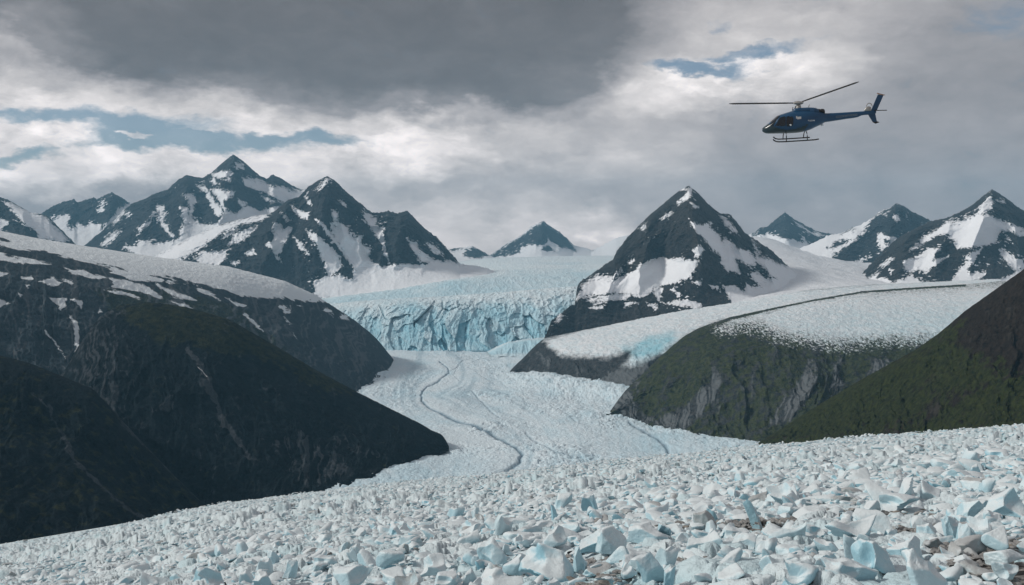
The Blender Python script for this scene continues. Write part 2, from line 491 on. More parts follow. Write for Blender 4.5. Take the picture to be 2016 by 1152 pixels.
# the broad twin peak in front of it
mountain('mountain', C1([(820, 700), (890, 642), (1000, 580), (1100, 530), (1200, 490), (1300, 450), (1400, 430), (1500, 412), (1530, 408), (1580, 375), (1640, 325), (1690, 315), (1740, 262), (1800, 220), (1856, 195), (1900, 220), (1960, 280), (2030, 338), (2070, 370), (2103, 400), (2153, 401), (2203, 393), (2253, 404), (2310, 390), (2343, 424), (2413, 495), (2483, 546), (2543, 614), (2608, 690), (2680, 700), (2760, 715), (2840, 750), (2920, 800)], cA),
         [(285, 560), (480, 600), (600, 612), (650, 602), (760, 578), (900, 556), (960, 560), (1014, 580)], 5600, 4750, m_mid,
         cA([(820, 720), (885, 640), (1000, 575), (1200, 485), (1400, 430), (1530, 405), (1460, 458), (1380, 462), (1250, 520), (1150, 590), (1050, 655), (900, 700)],
            [(1290, 575), (1340, 520), (1450, 470), (1420, 510), (1370, 560), (1310, 580)], [(1100, 655), (1160, 620), (1250, 620), (1300, 600), (1280, 650), (1240, 700), (1150, 690)],
            [(1250, 550), (1270, 520), (1350, 490), (1300, 530)],
            [(1505, 580), (1560, 550), (1550, 500), (1560, 450), (1600, 470), (1600, 490), (1650, 480), (1640, 520), (1620, 560), (1600, 610), (1570, 640), (1590, 670), (1570, 660), (1550, 610)],
            [(1600, 400), (1645, 440), (1620, 445)], [(1645, 360), (1740, 400), (1740, 440), (1700, 420)], [(1390, 630), (1430, 605), (1450, 630), (1400, 640)], [(1300, 680), (1360, 675), (1330, 700)], [(1665, 535), (1700, 570), (1750, 640), (1700, 600)])
         + cB([(180, 320), (240, 400), (300, 470), (350, 540), (385, 590), (400, 640), (400, 665), (340, 660), (310, 640), (290, 650), (255, 655), (160, 690), (200, 760), (600, 800), (1500, 800), (1500, 540), (1000, 572), (930, 562), (850, 560), (780, 582), (700, 582), (650, 575), (600, 590), (560, 590), (500, 562), (480, 540), (490, 490), (450, 470), (400, 440), (370, 400), (300, 370), (262, 350), (300, 440), (330, 500), (300, 450), (240, 370)],
              [(440, 275), (520, 320), (510, 350), (550, 370), (560, 420), (570, 480), (592, 565), (565, 520), (540, 440), (500, 380), (460, 330)],
              [(700, 430), (740, 450), (780, 510), (830, 545), (850, 560), (770, 565), (740, 500)], [(810, 455), (880, 500), (890, 520), (850, 510)],
              [(265, 265), (300, 285), (300, 340), (350, 370), (370, 410), (330, 390), (270, 350), (290, 330)],
              [(125, 388), (170, 405), (230, 455), (270, 490), (320, 570), (300, 620), (250, 650), (235, 600), (215, 540), (185, 470)],
              [(270, 510), (312, 540), (310, 570), (280, 540)], [(200, 130), (240, 100), (255, 88), (230, 122), (185, 165)], [(310, 210), (352, 250), (330, 242)], [(120, 190), (150, 240), (130, 230)], [(50, 420), (110, 470), (80, 460)], [(400, 420), (440, 425), (430, 455), (400, 445)], [(560, 350), (565, 380), (550, 370)]),
         None, False, [(646, 610, 55, 230), (720, 700, 40, 160), (800, 770, 45, 200), (840, 830, 35, 120), (560, 500, 40, 170), (760, 735, 25, 100), (690, 655, 25, 110)], 60, 110, 16)

# right: dark pyramid
mountain('mountain', C1([(60, 1010), (95, 930), (130, 842), (200, 790), (262, 712), (285, 628), (340, 590), (400, 548), (480, 495), (500, 450), (560, 370), (620, 310), (690, 240), (740, 200), (800, 150), (850, 110), (910, 76), (960, 115), (1020, 180), (1090, 235), (1140, 235), (1180, 280), (1230, 345), (1300, 390), (1380, 440), (1460, 520), (1540, 590), (1700, 660), (1900, 700)], cC),
         [(1061, 720, 3280), (1090, 690, 3250), (1250, 660, 3400), (1450, 625, 3500), (1700, 615, 3500)], 4600, 3500, m_near,
         cC([(375, 680), (450, 620), (550, 590), (650, 520), (770, 475), (790, 490), (850, 490), (970, 495), (950, 530), (920, 590), (850, 620), (750, 640), (650, 700), (560, 690), (480, 680), (390, 700)],
            [(915, 275), (960, 300), (1030, 290), (1020, 310), (1075, 350), (1100, 400), (1110, 370), (1160, 410), (1200, 440), (1250, 440), (1290, 500), (1270, 530), (1240, 510), (1180, 490), (1200, 580), (1170, 560), (1130, 560), (1100, 520), (1090, 470), (1050, 430), (1000, 370), (950, 320)],
            [(1090, 245), (1130, 270), (1172, 322), (1120, 300)],
            [(1290, 455), (1360, 490), (1420, 520), (1480, 535), (1560, 560), (1900, 640), (1900, 800), (1165, 800), (1150, 730), (1105, 640), (1180, 650), (1225, 682), (1240, 640), (1290, 650), (1332, 658), (1250, 575), (1290, 560), (1350, 610), (1405, 600), (1360, 560), (1300, 500)],
            [(920, 85), (937, 90), (900, 150), (845, 182), (880, 140)], [(920, 168), (967, 200), (940, 198)], [(940, 440), (970, 418), (992, 440), (950, 478)],
            [(340, 720), (480, 690), (600, 690), (560, 715), (400, 725)], [(540, 765), (560, 735), (620, 738), (580, 752)], [(700, 660), (770, 655), (760, 680), (740, 720), (720, 700)],
            [(825, 660), (860, 690), (850, 725), (900, 715), (970, 742), (985, 762), (900, 764), (780, 742), (850, 720)],
            [(300, 640), (390, 580), (395, 595), (480, 585), (535, 555), (440, 630), (380, 690), (262, 725), (310, 650)], [(1035, 640), (1080, 660), (1050, 658)], [(925, 615), (980, 630), (970, 640)],
            [(145, 860), (180, 810), (202, 810), (160, 855)], [(740, 270), (790, 235), (820, 225), (770, 255)], [(570, 515), (600, 482), (590, 515)], [(340, 765), (410, 758), (420, 768), (350, 770)], [(870, 70), (900, 95), (860, 100)], [(1270, 380), (1300, 430), (1310, 450), (1285, 420)], [(680, 740), (715, 745), (715, 768)], [(1130, 300), (1170, 320), (1180, 340)], [(640, 320), (670, 290), (660, 330)]),
         None, False, [(1355, 1385, 75, 330), (1290, 1245, 45, 150), (1440, 1480, 40, 120), (1500, 1530, 40, 90), (1220, 1180, 40, 120)], 42, 95, 17, gully_snow=0.2, crestY=([1060, 1085, 1110, 1131, 1180, 1240, 1300, 1600, 1700], [3300, 3450, 3600, 3850, 4150, 4450, 4600, 4500, 4200]))
# right: three peaks behind
mountain('mountain', C1([(300, 330), (400, 320), (480, 287), (520, 255), (560, 250), (600, 215), (660, 168), (710, 205), (760, 235), (830, 270), (900, 288), (970, 292), (1060, 330), (1150, 390)], cD),
         [(1420, 530), (1715, 530)], 9200, 7700, m_far, cD([(720, 222), (800, 272), (880, 300), (860, 312), (790, 285)], [(755, 300), (800, 345), (780, 350)]),
         cD([(470, 290), (520, 245), (660, 155), (830, 262), (980, 285), (930, 318), (820, 348), (760, 340), (650, 312), (570, 285), (480, 302)]), True, [(1548, 1560, 40, 150)], 55, 220, 18)
mountain('mountain', C1([(500, 470), (660, 405), (800, 350), (900, 305), (985, 285), (1040, 255), (1090, 240), (1150, 205), (1200, 165), (1265, 140), (1290, 118), (1330, 130), (1380, 165), (1440, 190), (1490, 220), (1600, 300), (1750, 400)], cD),
         [(1490, 545), (1600, 545), (1923, 560)], 6900, 5700, m_mid, cD([(1275, 185), (1310, 165), (1312, 210), (1285, 235)], [(1350, 170), (1360, 200), (1345, 200)], [(1205, 180), (1260, 150), (1230, 190)]),
         cD([(1155, 205), (1290, 105), (1500, 215), (1400, 280), (1300, 308), (1180, 285), (1190, 340), (1210, 400), (1140, 410), (1070, 440), (1050, 470), (1000, 492), (890, 468), (940, 410), (1030, 350), (1100, 290)],
            [(900, 378), (960, 330), (1040, 320), (980, 352)], [(1065, 490), (1120, 430), (1200, 390), (1300, 330), (1330, 340), (1260, 410), (1150, 475)], [(980, 292), (1040, 248), (1055, 260)], [(1220, 325), (1250, 320), (1262, 345), (1230, 352)]),
         True, [(1765, 1740, 50, 200), (1700, 1650, 50, 120)], 55, 170, 19)
mountain('mountain', C1([(900, 640), (965, 595), (1050, 550), (1110, 500), (1180, 430), (1280, 330), (1400, 260), (1480, 225), (1530, 210), (1580, 200), (1650, 170), (1720, 130), (1780, 80), (1835, 40), (1880, 65), (1930, 100), (1980, 140), (2050, 180), (2150, 160), (2250, 120), (2400, 200)], cD),
         [(1628, 590), (2150, 590)], 5200, 4100, m_near,
         cD([(1828, 65), (1842, 110), (1832, 150), (1770, 180), (1740, 210), (1700, 215), (1760, 165), (1790, 110)],
            [(1380, 380), (1420, 340), (1480, 290), (1550, 250), (1612, 205), (1600, 242), (1680, 210), (1760, 180), (1840, 190), (1900, 220), (2040, 275), (1950, 270), (1880, 280), (1860, 320), (1830, 345), (1700, 370), (1640, 370), (1620, 340), (1590, 290), (1530, 290), (1490, 320)],
            [(1330, 450), (1390, 430), (1450, 400), (1480, 370), (1540, 380), (1500, 410), (1490, 440), (1540, 430), (1590, 410), (1500, 480), (1450, 500), (1410, 490), (1370, 500), (1345, 500)],
            [(1040, 600), (1120, 545), (1190, 515), (1180, 550), (1240, 540), (1262, 568), (1380, 530), (1420, 560), (1600, 565), (1650, 490), (1700, 450), (1680, 420), (1760, 380), (1780, 368), (1740, 430), (1690, 490), (1700, 522), (1800, 500), (1790, 530), (1720, 565), (1890, 565), (1900, 540), (2016, 480), (2100, 520), (2100, 700), (900, 700)],
            [(1880, 380), (1920, 390), (1960, 430), (2016, 440), (2016, 490), (1960, 490), (1900, 430)], [(1950, 280), (2040, 280), (2040, 310)], [(1915, 300), (1945, 325), (1920, 322)], [(1860, 100), (1900, 95), (1900, 115)], [(1100, 520), (1115, 518), (1105, 548)], [(1255, 490), (1268, 490), (1262, 515)], [(1200, 470), (1250, 440), (1270, 430), (1230, 460)]),
         None, False, [(1953, 1900, 60, 220), (1880, 1830, 45, 170), (1800, 1760, 45, 150), (2000, 2000, 40, 150)], 40, 105, 20, gully_snow=0.2)

# ------------------------------------------------------------------ snowfield behind the right shelf
m_snow = mat_glacier('neve_snow', 3.0, white=(0.78, 0.81, 0.85), blue=(0.55, 0.70, 0.78))
V, S, T = loft([[(1330, 500, 9500), (1560, 492, 9500), (1800, 500, 9500)],
                [(1330, 490, 7200), (1450, 470, 7200), (1500, 462, 7200), (1560, 488, 6900), (1640, 505, 6400), (1800, 520, 6400)],
                [(1330, 560, 4900), (1470, 532, 4900), (1560, 520, 4900), (1660, 541, 4700), (1800, 555, 4700)],
                [(1330, 625, 3450), (1450, 605, 3450), (1560, 583, 3450), (1690, 572, 3450), (1800, 575, 3450)]],
               [0, 1, 2, 3], [20, 70, 70], 320, [0.05] * 4)
V[..., 2] += 9 * fbm(V[..., 0] / 160, V[..., 1] / 300, 0, 4, 90)
grid_obj('snowfield', V, m_snow, {'blue': 0 * T, 'dirt': 0.35 * np.clip(fbm(V[..., 0] / 60, V[..., 1] / 25, 0, 3, 91) - 0.35, 0, 1)})

# ------------------------------------------------------------------ upper glacier and icefall
m_ice_up = mat_glacier('blue_icefall', 2.2, white=(0.74, 0.83, 0.87), blue=(0.27, 0.55, 0.67), dirt=(0.03, 0.14, 0.20))  # dirt colour here is the dark painted into the crevasses
ns = 800
V, S, T = loft([
    [(560, 512, 12000), (1000, 508, 12000), (1300, 505, 12000)],
    [(600, 540, 8000), (900, 520, 8000), (960, 509, 8000), (1080, 505, 8000), (1260, 503, 8000)],
    [(610, 560, 6200), (880, 545, 6200), (1000, 525, 6200), (1050, 520, 6200), (1190, 519, 6200), (1230, 518, 6200)],
    [(620, 588, 4850), (760, 570, 4850), (900, 549, 4850), (1050, 541, 4900), (1160, 535, 5000), (1210, 531, 5000)],
    [(625, 618, 4350), (670, 606, 4350), (900, 596, 4350), (1160, 574, 4350), (1200, 570, 4350)],
    [(635, 602, 3950), (670, 598, 3950), (780, 590, 3900), (900, 584, 3900), (1050, 572, 3900), (1160, 563, 3950), (1180, 561, 3950)],
    [(650, 646, 3640), (730, 634, 3620), (820, 622, 3600), (900, 618, 3590), (1000, 622, 3590), (1120, 625, 3600)],
    [(650, 705, 3440), (775, 694, 3450), (900, 690, 3440), (1000, 688, 3440), (1100, 682, 3440)],
    [(650, 735, 3400), (775, 715, 3400), (900, 712, 3400), (1000, 708, 3400), (1100, 702, 3400)]],
    [0, 1, 2, 3, 4, 5, 6, 7, 8], [14, 40, 50, 60, 60, 120, 200, 10], ns, [0.02] * 9)
u, v = proj(V)
face = sstep(5.1, 5.9, T) * (1 - sstep(7.0, 7.4, T))
step2 = sstep(2.6, 3.2, T) * (1 - sstep(4.0, 4.4, T))
x, y, z = V[..., 0], V[..., 1], V[..., 2]
wx = x + 30 * fbm(x / 130, z / 130, 0, 3, 120)
lean = 0.35 * (z - ZC)


def seracs(sc, sd, zs):
    f1, f2, cid, cx, cy = worley((wx + lean * (0.5 + 0.8 * fbm(x / 300, z * 0, sd, 2, sd))) / sc, z / zs + 0.7 * fbm(x / 120, z / 200, 3, 2, sd + 1), sd)
    q = (rnd_id(cid, 1) - 0.5) + (wx / sc - cx) * 0.0 + ((wx + lean) / sc - cx) * (rnd_id(cid, 2) - 0.5) * 0.9 - (z / zs - cy) * 0.5
    return q, np.exp(-((f2 - f1) / 0.09) ** 2), cid


q1, e1, c1_ = seracs(78, 122, 150)
q2, e2, c2_ = seracs(30, 133, 60)
crev = e1 * (rnd_id(c1_, 5) > 0.7) * sstep(-0.1, 0.35, fbm(x / 90, z / 70, 1, 2, 134))
r1 = ridged(wx / 90, z / 190, 0, 4, 123, 0.5)
r2 = fbm(x / 22, y / 22, z / 22, 4, 124)
blk = q1
r4 = ridged(wx / 34, z / 150, 5, 3, 136)
rel = face * (24 * q1 + 11 * q2 + 10 * r1 + 8 * r4 - 22 * crev - 1.5 * e1 + 5 * r2)
V[..., 1] -= rel
V[..., 2] += rel * 0.15
rough = (1 - face)
top = np.where(T > 4.5, 1.0, 0.8)
rr = ridged(x / 55, y / 120, 0, 4, 125, 0.55) + 0.5 * ridged(x / 22, y / 30, 0, 3, 126)
V[..., 2] += rough * top * 6.5 * (rr - 0.3) * sstep(0.5, 1.5, T) * (1 - sstep(7, 7.5, T))
# crumbling upper edge of the face
edge = np.exp(-((T - 5.6) / 0.5) ** 2)
V[..., 1] -= edge * 30 * ridged(x / 45, y / 90, z / 60, 4, 127)
blue = 0.66 * face + 0.32 * step2 + 0.14 * sstep(4.6, 5.2, T) * (1 - face) + 0.25 * sstep(1.0, 2.2, T) * np.clip(fbm(x / 220, y / 500, 0, 4, 128) + 0.35, 0, 1)
blue = blue - 0.22 * face * q2 + 0.25 * face * fbm(x / 80, z / 60, 2, 3, 129) - 0.35 * edge * np.clip(r1, 0, 1)
left = sstep(1010, 900, u) * (1 - sstep(3.0, 3.25, T)) 
blue = blue * (1 - 0.8 * left)
grid_obj('glacier', V, m_ice_up, {'blue': blue, 'dirt': 0.8 * crev * face * sstep(0.25, 0.8, crev)})  # dirt channel darkens the crevasses, their shade put into the colour

# low ice step at the foot of the right shelf
ns = 130
V, S, T = loft([[(955, 694, 3480), (1000, 674, 3480), (1040, 668, 3470), (1120, 660, 3470)],
                [(960, 694, 3330), (1000, 675, 3330), (1040, 669, 3320), (1120, 664, 3300)],
                [(965, 697, 3270), (1000, 693, 3265), (1040, 692, 3260), (1120, 692, 3240)],
                [(968, 702, 3240), (1000, 702, 3235), (1040, 702, 3230), (1120, 702, 3200)]], [0, 1, 2, 3], [20, 34, 5], ns, [0.02] * 4)
x, y, z = V[..., 0], V[..., 1], V[..., 2]
f_ = sstep(0.8, 1.3, T) * (1 - sstep(2, 2.6, T))
V[..., 1] -= f_ * 16 * ridged(x / 24, z / 90, 0, 3, 140)
V[..., 2] += (1 - f_) * 4 * fbm(x / 25, y / 25, 0, 3, 141)
grid_obj('glacier', V, m_ice_up, {'blue': 0.3 + 0.35 * f_, 'dirt': 0 * T})

# ------------------------------------------------------------------ valley glacier
m_ice_v = mat_glacier('valley_ice', 1.1, white=(0.68, 0.785, 0.84), blue=(0.38, 0.61, 0.72), dirt=(0.17, 0.26, 0.33))
ns = 900
uu = np.linspace(640, 1640, ns)
vv = np.concatenate([np.linspace(1040, 960, 30, endpoint=False), np.linspace(960, 682, 520)])
U_, V_ = np.meshgrid(uu, vv)
Yd = (ZC - 20) * F / (V_ - VH)
V = P(U_, V_, Yd)
x, y, z = V[..., 0], V[..., 1], V[..., 2]
gl_lines = [([(866, 712), (880, 722), (885, 736), (868, 746), (842, 758), (830, 772), (830, 788), (848, 804), (880, 818), (908, 831), (940, 843), (970, 855), (1000, 868), (1020, 882), (1028, 896), (1022, 910), (1005, 922), (985, 933), (960, 945)], 3.2, 1.0),
            ([(885, 736), (900, 722), (908, 712), (930, 705)], 2.2, 0.45), ([(905, 750), (893, 740), (898, 732)], 1.6, 0.35),
            ([(936, 735), (945, 742), (975, 755)], 1.6, 0.35), ([(928, 770), (950, 790), (968, 808), (982, 822)], 2.4, 0.55),
            ([(1035, 850), (1060, 868), (1078, 882), (1095, 897), (1130, 902)], 2.2, 0.5),
            ([(1240, 832), (1270, 848), (1295, 862), (1312, 876), (1320, 892), (1316, 904)], 2.8, 0.8), ([(1115, 818), (1135, 832)], 1.6, 0.4)]
wu = U_ + 2.5 * fbm(x / 40, y / 40, 0, 3, 150); wv = V_ + 1.5 * fbm(x / 40, y / 40, 7, 3, 151)
dirt = np.zeros(U_.shape)
for pts, wd, a in gl_lines:
    taper = wd * 0.85 * (0.45 + 0.9 * sstep(720, 900, V_))
    dirt = np.maximum(dirt, a * np.exp(-(sdf_line(pts, wu, wv) / taper) ** 2))
roughs = 0.45 + 0.55 * sstep(-0.1, 0.35, fbm(x / 190, y / 260, 0, 3, 152)) + 0.8 * np.exp(-((V_ - (744 + (U_ - 1000) * 0.17)) / 22) ** 2) * sstep(930, 1050, U_)
smooth_pond = sstep(0, 14, sdf_poly([(865, 845), (900, 838), (950, 850), (1000, 872), (1015, 885), (960, 880), (880, 875), (862, 862)], U_, V_))
roughs *= 1 - 0.8 * smooth_pond
f1, f2, cid, _, _ = worley((x + 5 * fbm(x / 16, y / 16, 0, 2, 153)) / 9.0, y / 12.0, 154)
bl = (rnd_id(cid, 3) - 0.5) * 4.0 + 2.2 * np.clip((f2 - f1) / 0.35, 0, 1)
V[..., 2] += 0.55 * roughs * (bl + 4.2 * fbm(x / 24, y / 34, 0, 4, 155)) + 7 * fbm(x / 160, y / 260, 0, 2, 156)
fr = 22 * np.exp(-((V_ - (742 + (U_ - 1000) * 0.17)) / 15) ** 2) * sstep(960, 1080, U_)
V[..., 2] += fr - 3.5 * dirt
dmain = sdf_line(gl_lines[0][0], wu, wv) * np.where(wu > np.interp(wv, [712, 735, 785, 831, 868, 896, 945], [870, 884, 830, 908, 1000, 1028, 960]), 1, -1)
bands = fbm(dmain / 16, V_ / 170, 0, 4, 160)
dirt = np.maximum(dirt, 0.28 * sstep(0.22, 0.5, bands) * sstep(140, 30, np.abs(dmain)))
lvl = sstep(0.4, -0.6, bl) * roughs
blue = 0.10 + 0.22 * bands + 0.22 * lvl + 0.25 * sstep(0.0, 0.6, fbm(x / 120, y / 200, 4, 3, 157)) + 0.25 * sstep(860, 930, V_) * sstep(1020, 900, U_) + 0.2 * sstep(1100, 1300, U_)
grid_obj('glacier', V, m_ice_v, {'blue': np.clip(blue - 0.4 * smooth_pond, 0, 1), 'dirt': dirt})

# ------------------------------------------------------------------ hills
def hill(name, rails, ts, rows, ns, mat, seed, amp, wl, smooths, fields, damp=None, fine=1.0, slant=0.0, ice=0.0, diag=None):
    V, S, T = loft(rails, ts, rows, ns, smooths)
    w = rails[1][-1][0] - rails[1][0][0]
    Ym = np.mean([p[2] for p in rails[1]])
    pxm = Ym / F
    sm = S * w * pxm
    x, y, z = V[..., 0], V[..., 1], V[..., 2]
    warp = fbm(sm / (wl * 1.6), T * 1.3, seed, 3, seed) * 0.8
    g = ridged(sm / wl + warp + slant * T, T * 0.8, seed * 0.37, 4, seed + 1, 0.5)
    g3 = ridged(x / (wl * 1.2), y / (wl * 1.2), z / (wl * 1.2), 5, seed + 2, 0.55)
    fi = fbm(x / (10 * pxm), y / (10 * pxm), z / (10 * pxm), 4, seed + 3)
    D = damp(S, T) if damp else sstep(0, 0.3, T)
    rel = D * amp * (0.8 * g + 0.6 * g3 - 0.6)
    dn = 0 * T
    if diag:
        dx_, dz_, dw, da = diag
        cc = (dx_ * x + dz_ * z) / pxm / dw; ee = (dz_ * x - dx_ * z) / pxm / dw
        w1 = fbm(cc * 0.5, ee * 0.25, seed, 3, seed + 30)
        dn = ridged(cc + 0.8 * w1, ee * 0.40 + 0.6 * w1, y / (400 * pxm), 4, seed + 31, 0.6) - 0.45
        rel = rel + D * da * dn
    V[..., 1] -= rel * 0.75
    V[..., 2] += rel * 0.5 + fine * 2.2 * pxm * fi * np.clip(0.35 + D, 0, 1)
    u, v = proj(V)
    a = fbm(x / (18 * pxm), y / (18 * pxm), z / (18 * pxm), 4, seed + 5)
    b = fbm(x / (18 * pxm), y / (18 * pxm), z / (18 * pxm) + 40, 4, seed + 6)
    st = fbm(sm / (7 * pxm) + 2.5 * fbm(x / (60 * pxm), y / (60 * pxm), 0, 2, seed + 7), T * 1.1, seed, 4, seed + 8)
    at = fields(u, v, S, T, a, b, st, g, (x, y, z), pxm)
    if diag:
        at['scree'] = at.get('scree', 0 * T) + 0.55 * np.clip(dn, -0.4, 1)
        at['grass'] = at.get('grass', 0 * T) - 0.45 * np.clip(dn, -0.3, 1)
    if ice:
        im = sstep(0.45, 0.8, at['snow'])
        V[..., 2] += ice * im * (1.6 * ridged(x / (11 * pxm), y / (16 * pxm), 0, 3, seed + 60) + 1.2 * fbm(x / (30 * pxm), y / (40 * pxm), 0, 3, seed + 61))
        at['blue'] = np.clip(at.get('blue', 0 * T) + im * 0.35 * np.clip(0.5 - ridged(x / (11 * pxm), y / (16 * pxm), 0, 3, seed + 60), 0, 1), 0, 1)
    z0 = 0 * T
    for k in ('snow', 'grass', 'scree', 'blue', 'speck', 'streak'):
        at.setdefault(k, z0)
    return grid_obj(name, V, mat, at)


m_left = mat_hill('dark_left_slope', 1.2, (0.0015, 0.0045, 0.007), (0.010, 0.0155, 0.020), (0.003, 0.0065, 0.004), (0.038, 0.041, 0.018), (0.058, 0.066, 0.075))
m_left_back = mat_hill('snow_streaked_slope', 1.4, (0.015, 0.026, 0.034), (0.048, 0.062, 0.074), (0.008, 0.013, 0.007), (0.038, 0.043, 0.020), (0.10, 0.11, 0.12))
m_right = mat_hill('green_cliff', 1.0, (0.012, 0.019, 0.024), (0.062, 0.066, 0.070), (0.008, 0.018, 0.009), (0.054, 0.068, 0.024), (0.145, 0.162, 0.172), edge=0.38)
m_right_near = mat_hill('dark_green_slope', 0.7, (0.006, 0.006, 0.006), (0.030, 0.024, 0.021), (0.005, 0.012, 0.005), (0.042, 0.056, 0.016), (0.045, 0.042, 0.038))


# back hill on the left, snow on its top
def f_back(u, v, S, T, a, b, st, g, xyz, pxm):
    x, y, z = xyz
    uu, vv = u + 5 * a, v + 3 * b
    sheet = cA([(-300, 500), (0, 480), (1000, 560), (1800, 700), (2050, 900), (1850, 905), (1600, 885), (1350, 870), (1200, 815), (1000, 770), (750, 720), (560, 690), (350, 645), (120, 592), (0, 535), (-300, 440)])
    patches = cA([(0, 555), (60, 580), (210, 622), (90, 607), (0, 582)], [(-60, 625), (60, 655), (150, 660), (285, 692), (180, 692), (90, 680), (-60, 665)],
                 [(370, 713), (480, 728), (610, 772), (520, 772), (420, 747)], [(600, 698), (750, 738), (905, 782), (870, 792), (740, 782), (640, 732)], [(605, 768), (740, 788), (860, 830), (925, 888), (800, 852), (650, 812)],
                 [(580, 838), (700, 850), (795, 888), (680, 867)], [(220, 792), (300, 768), (362, 797), (300, 812)], [(345, 768), (412, 790), (400, 803)], [(118, 758), (188, 758), (182, 782), (122, 778)],
                 [(283, 880), (388, 885), (350, 955), (318, 922)], [(398, 888), (468, 900), (462, 945), (430, 905)], [(385, 978), (432, 1020), (452, 1050), (446, 1160), (430, 1200), (420, 1050)],
                 [(-60, 725), (48, 745), (-60, 790)], [(-60, 870), (58, 912), (-60, 950)], [(545, 975), (570, 938), (577, 962)], [(258, 1068), (300, 1105), (335, 1155), (370, 1230), (330, 1160)],
                 [(1385, 972), (1440, 1008), (1500, 1078), (1450, 1047)], [(955, 898), (1040, 918), (1125, 962), (1030, 932)], [(1278, 878), (1385, 932), (1340, 922)], [(875, 798), (1000, 848), (1105, 892), (950, 862)],
                 [(1100, 800), (1180, 850), (1250, 900), (1170, 860)], [(150, 810), (172, 812), (165, 830)], [(100, 855), (132, 870), (110, 880)], [(1610, 990), (1650, 1035), (1640, 1030)], [(1660, 1080), (1690, 1120), (1670, 1100)], [(1850, 940), (1885, 985), (1860, 960)], [(1590, 940), (1640, 960), (1620, 965)], [(1925, 975), (1965, 1005), (1940, 1000)])
    sd = np.maximum(sdf_union(sheet, u + 7 * a, v + 5 * b), sdf_union(patches, uu, vv))
    # thin streaks along the contour under the sheet
    q = fbm((x * 0.9 - z * 0.6) / (60 * pxm), (z + 0.27 * x) / (8 * pxm), y / (200 * pxm), 4, 201)
    near = sstep(-70, 0, sdf_union(sheet, u, v))
    sn = 0.5 + np.clip(sd, -14, 14) / 14.0 + 1.1 * near * np.clip(q - 0.05, 0, 1) - 0.55 * sstep(8, -30, np.abs(sdf_union(sheet, u, v)) - 8) * np.clip(-q, 0, 1)
    # darker drift lines in the sheet
    dl = np.clip(fbm((x - z) / (150 * pxm), (z + 0.25 * x) / (5 * pxm), 0, 3, 202) - 0.13, 0, 1)
    sn -= 1.5 * dl * sstep(100, 330, u) * sstep(0, 25, sd)
    gr = sstep(-20, 10, sdf_poly([(190, 570), (330, 575), (480, 615), (560, 690), (300, 690)], u + 8 * a, v + 8 * b)) * 0.95
    return {'snow': sn, 'scree': 0.30 + 0.75 * st, 'grass': gr, 'speck': 0.45 + 0 * T, 'blue': 0.0 * T + 0.10}


hill('hill', [[(-140, 470, 3200), (300, 540, 3400), (780, 730, 3500)],
              [(-140, 432, 2300), (0, 455, 2350), (75, 470, 2400), (150, 482, 2450), (300, 505, 2560), (450, 525, 2680), (560, 553, 2780), (620, 580, 2850), (700, 632, 2990), (740, 665, 3040), (776, 710, 3085), (780, 716, 3090)],
              [(-140, 520, 1980), (0, 535, 2000), (150, 560, 2080), (300, 590, 2200), (450, 605, 2380), (600, 640, 2560), (700, 690, 2700), (778, 726, 2960), (780, 727, 2960)],
              [(-140, 800, 1560), (0, 810, 1600), (300, 800, 1750), (550, 780, 2050), (640, 775, 2200), (705, 772, 2330), (760, 748, 2600), (780, 738, 2750)],
              [(-140, 860, 1500), (0, 860, 1500), (300, 850, 1650), (550, 805, 2000), (640, 790, 2150), (705, 780, 2290), (762, 754, 2560), (780, 745, 2700)]],
     [-0.5, 0, 0.35, 1, 1.1], [16, 110, 190, 8], 760, m_left_back, 31, 26, 130, [0.03, 0.006, 0.03, 0.03, 0.03], f_back,
     lambda S, T: sstep(0.2, 0.6, T) * (1 - sstep(0.96, 1.08, T)), diag=(.75, .66, 26, 20))


# spur with the green brow
def f_spur(u, v, S, T, a, b, st, g, xyz, pxm):
    brow = sstep(-18, 22, sdf_poly([(200, 590), (260, 585), (365, 600), (450, 625), (560, 690), (700, 770), (640, 770), (530, 705), (420, 690), (330, 670), (250, 640)], u + 12 * a, v + 10 * b))
    gully = [[(370, 690), (392, 715), (405, 745), (425, 790), (440, 830), (470, 870), (490, 900)], [(285, 600), (240, 680), (200, 760)]]
    sc = np.zeros(T.shape)
    for gl in gully[:1]:
        sc = np.maximum(sc, np.exp(-(sdf_line(gl, u + 6 * a, v + 3 * b) / 5.5) ** 2))
    pale = sstep(-10, 15, sdf_union([[(540, 860), (600, 850), (680, 900), (700, 940), (600, 960), (560, 930)], [(300, 800), (330, 780), (350, 800), (320, 830)], [(640, 850), (720, 880), (820, 910), (700, 900)]], u + 10 * a, v + 10 * b))
    rim = np.exp(-T / 0.03)
    sn = np.exp(-(sdf_line([(388, 722), (398, 730), (407, 742)], u + 3 * a, v) / 1.6) ** 2)
    lf = sstep(330, 200, u + 30 * a)
    return {'grass': 0.12 + 0.95 * brow + 0.35 * a - 0.3 * pale - 0.5 * lf, 'scree': 0.12 + 0.3 * a + 0.38 * lf * (0.7 + st) + 0.9 * sc + 0.6 * pale * (0.6 + st) + 0.35 * np.clip(st - 0.1, 0, 1), 'snow': 0.6 * sn}


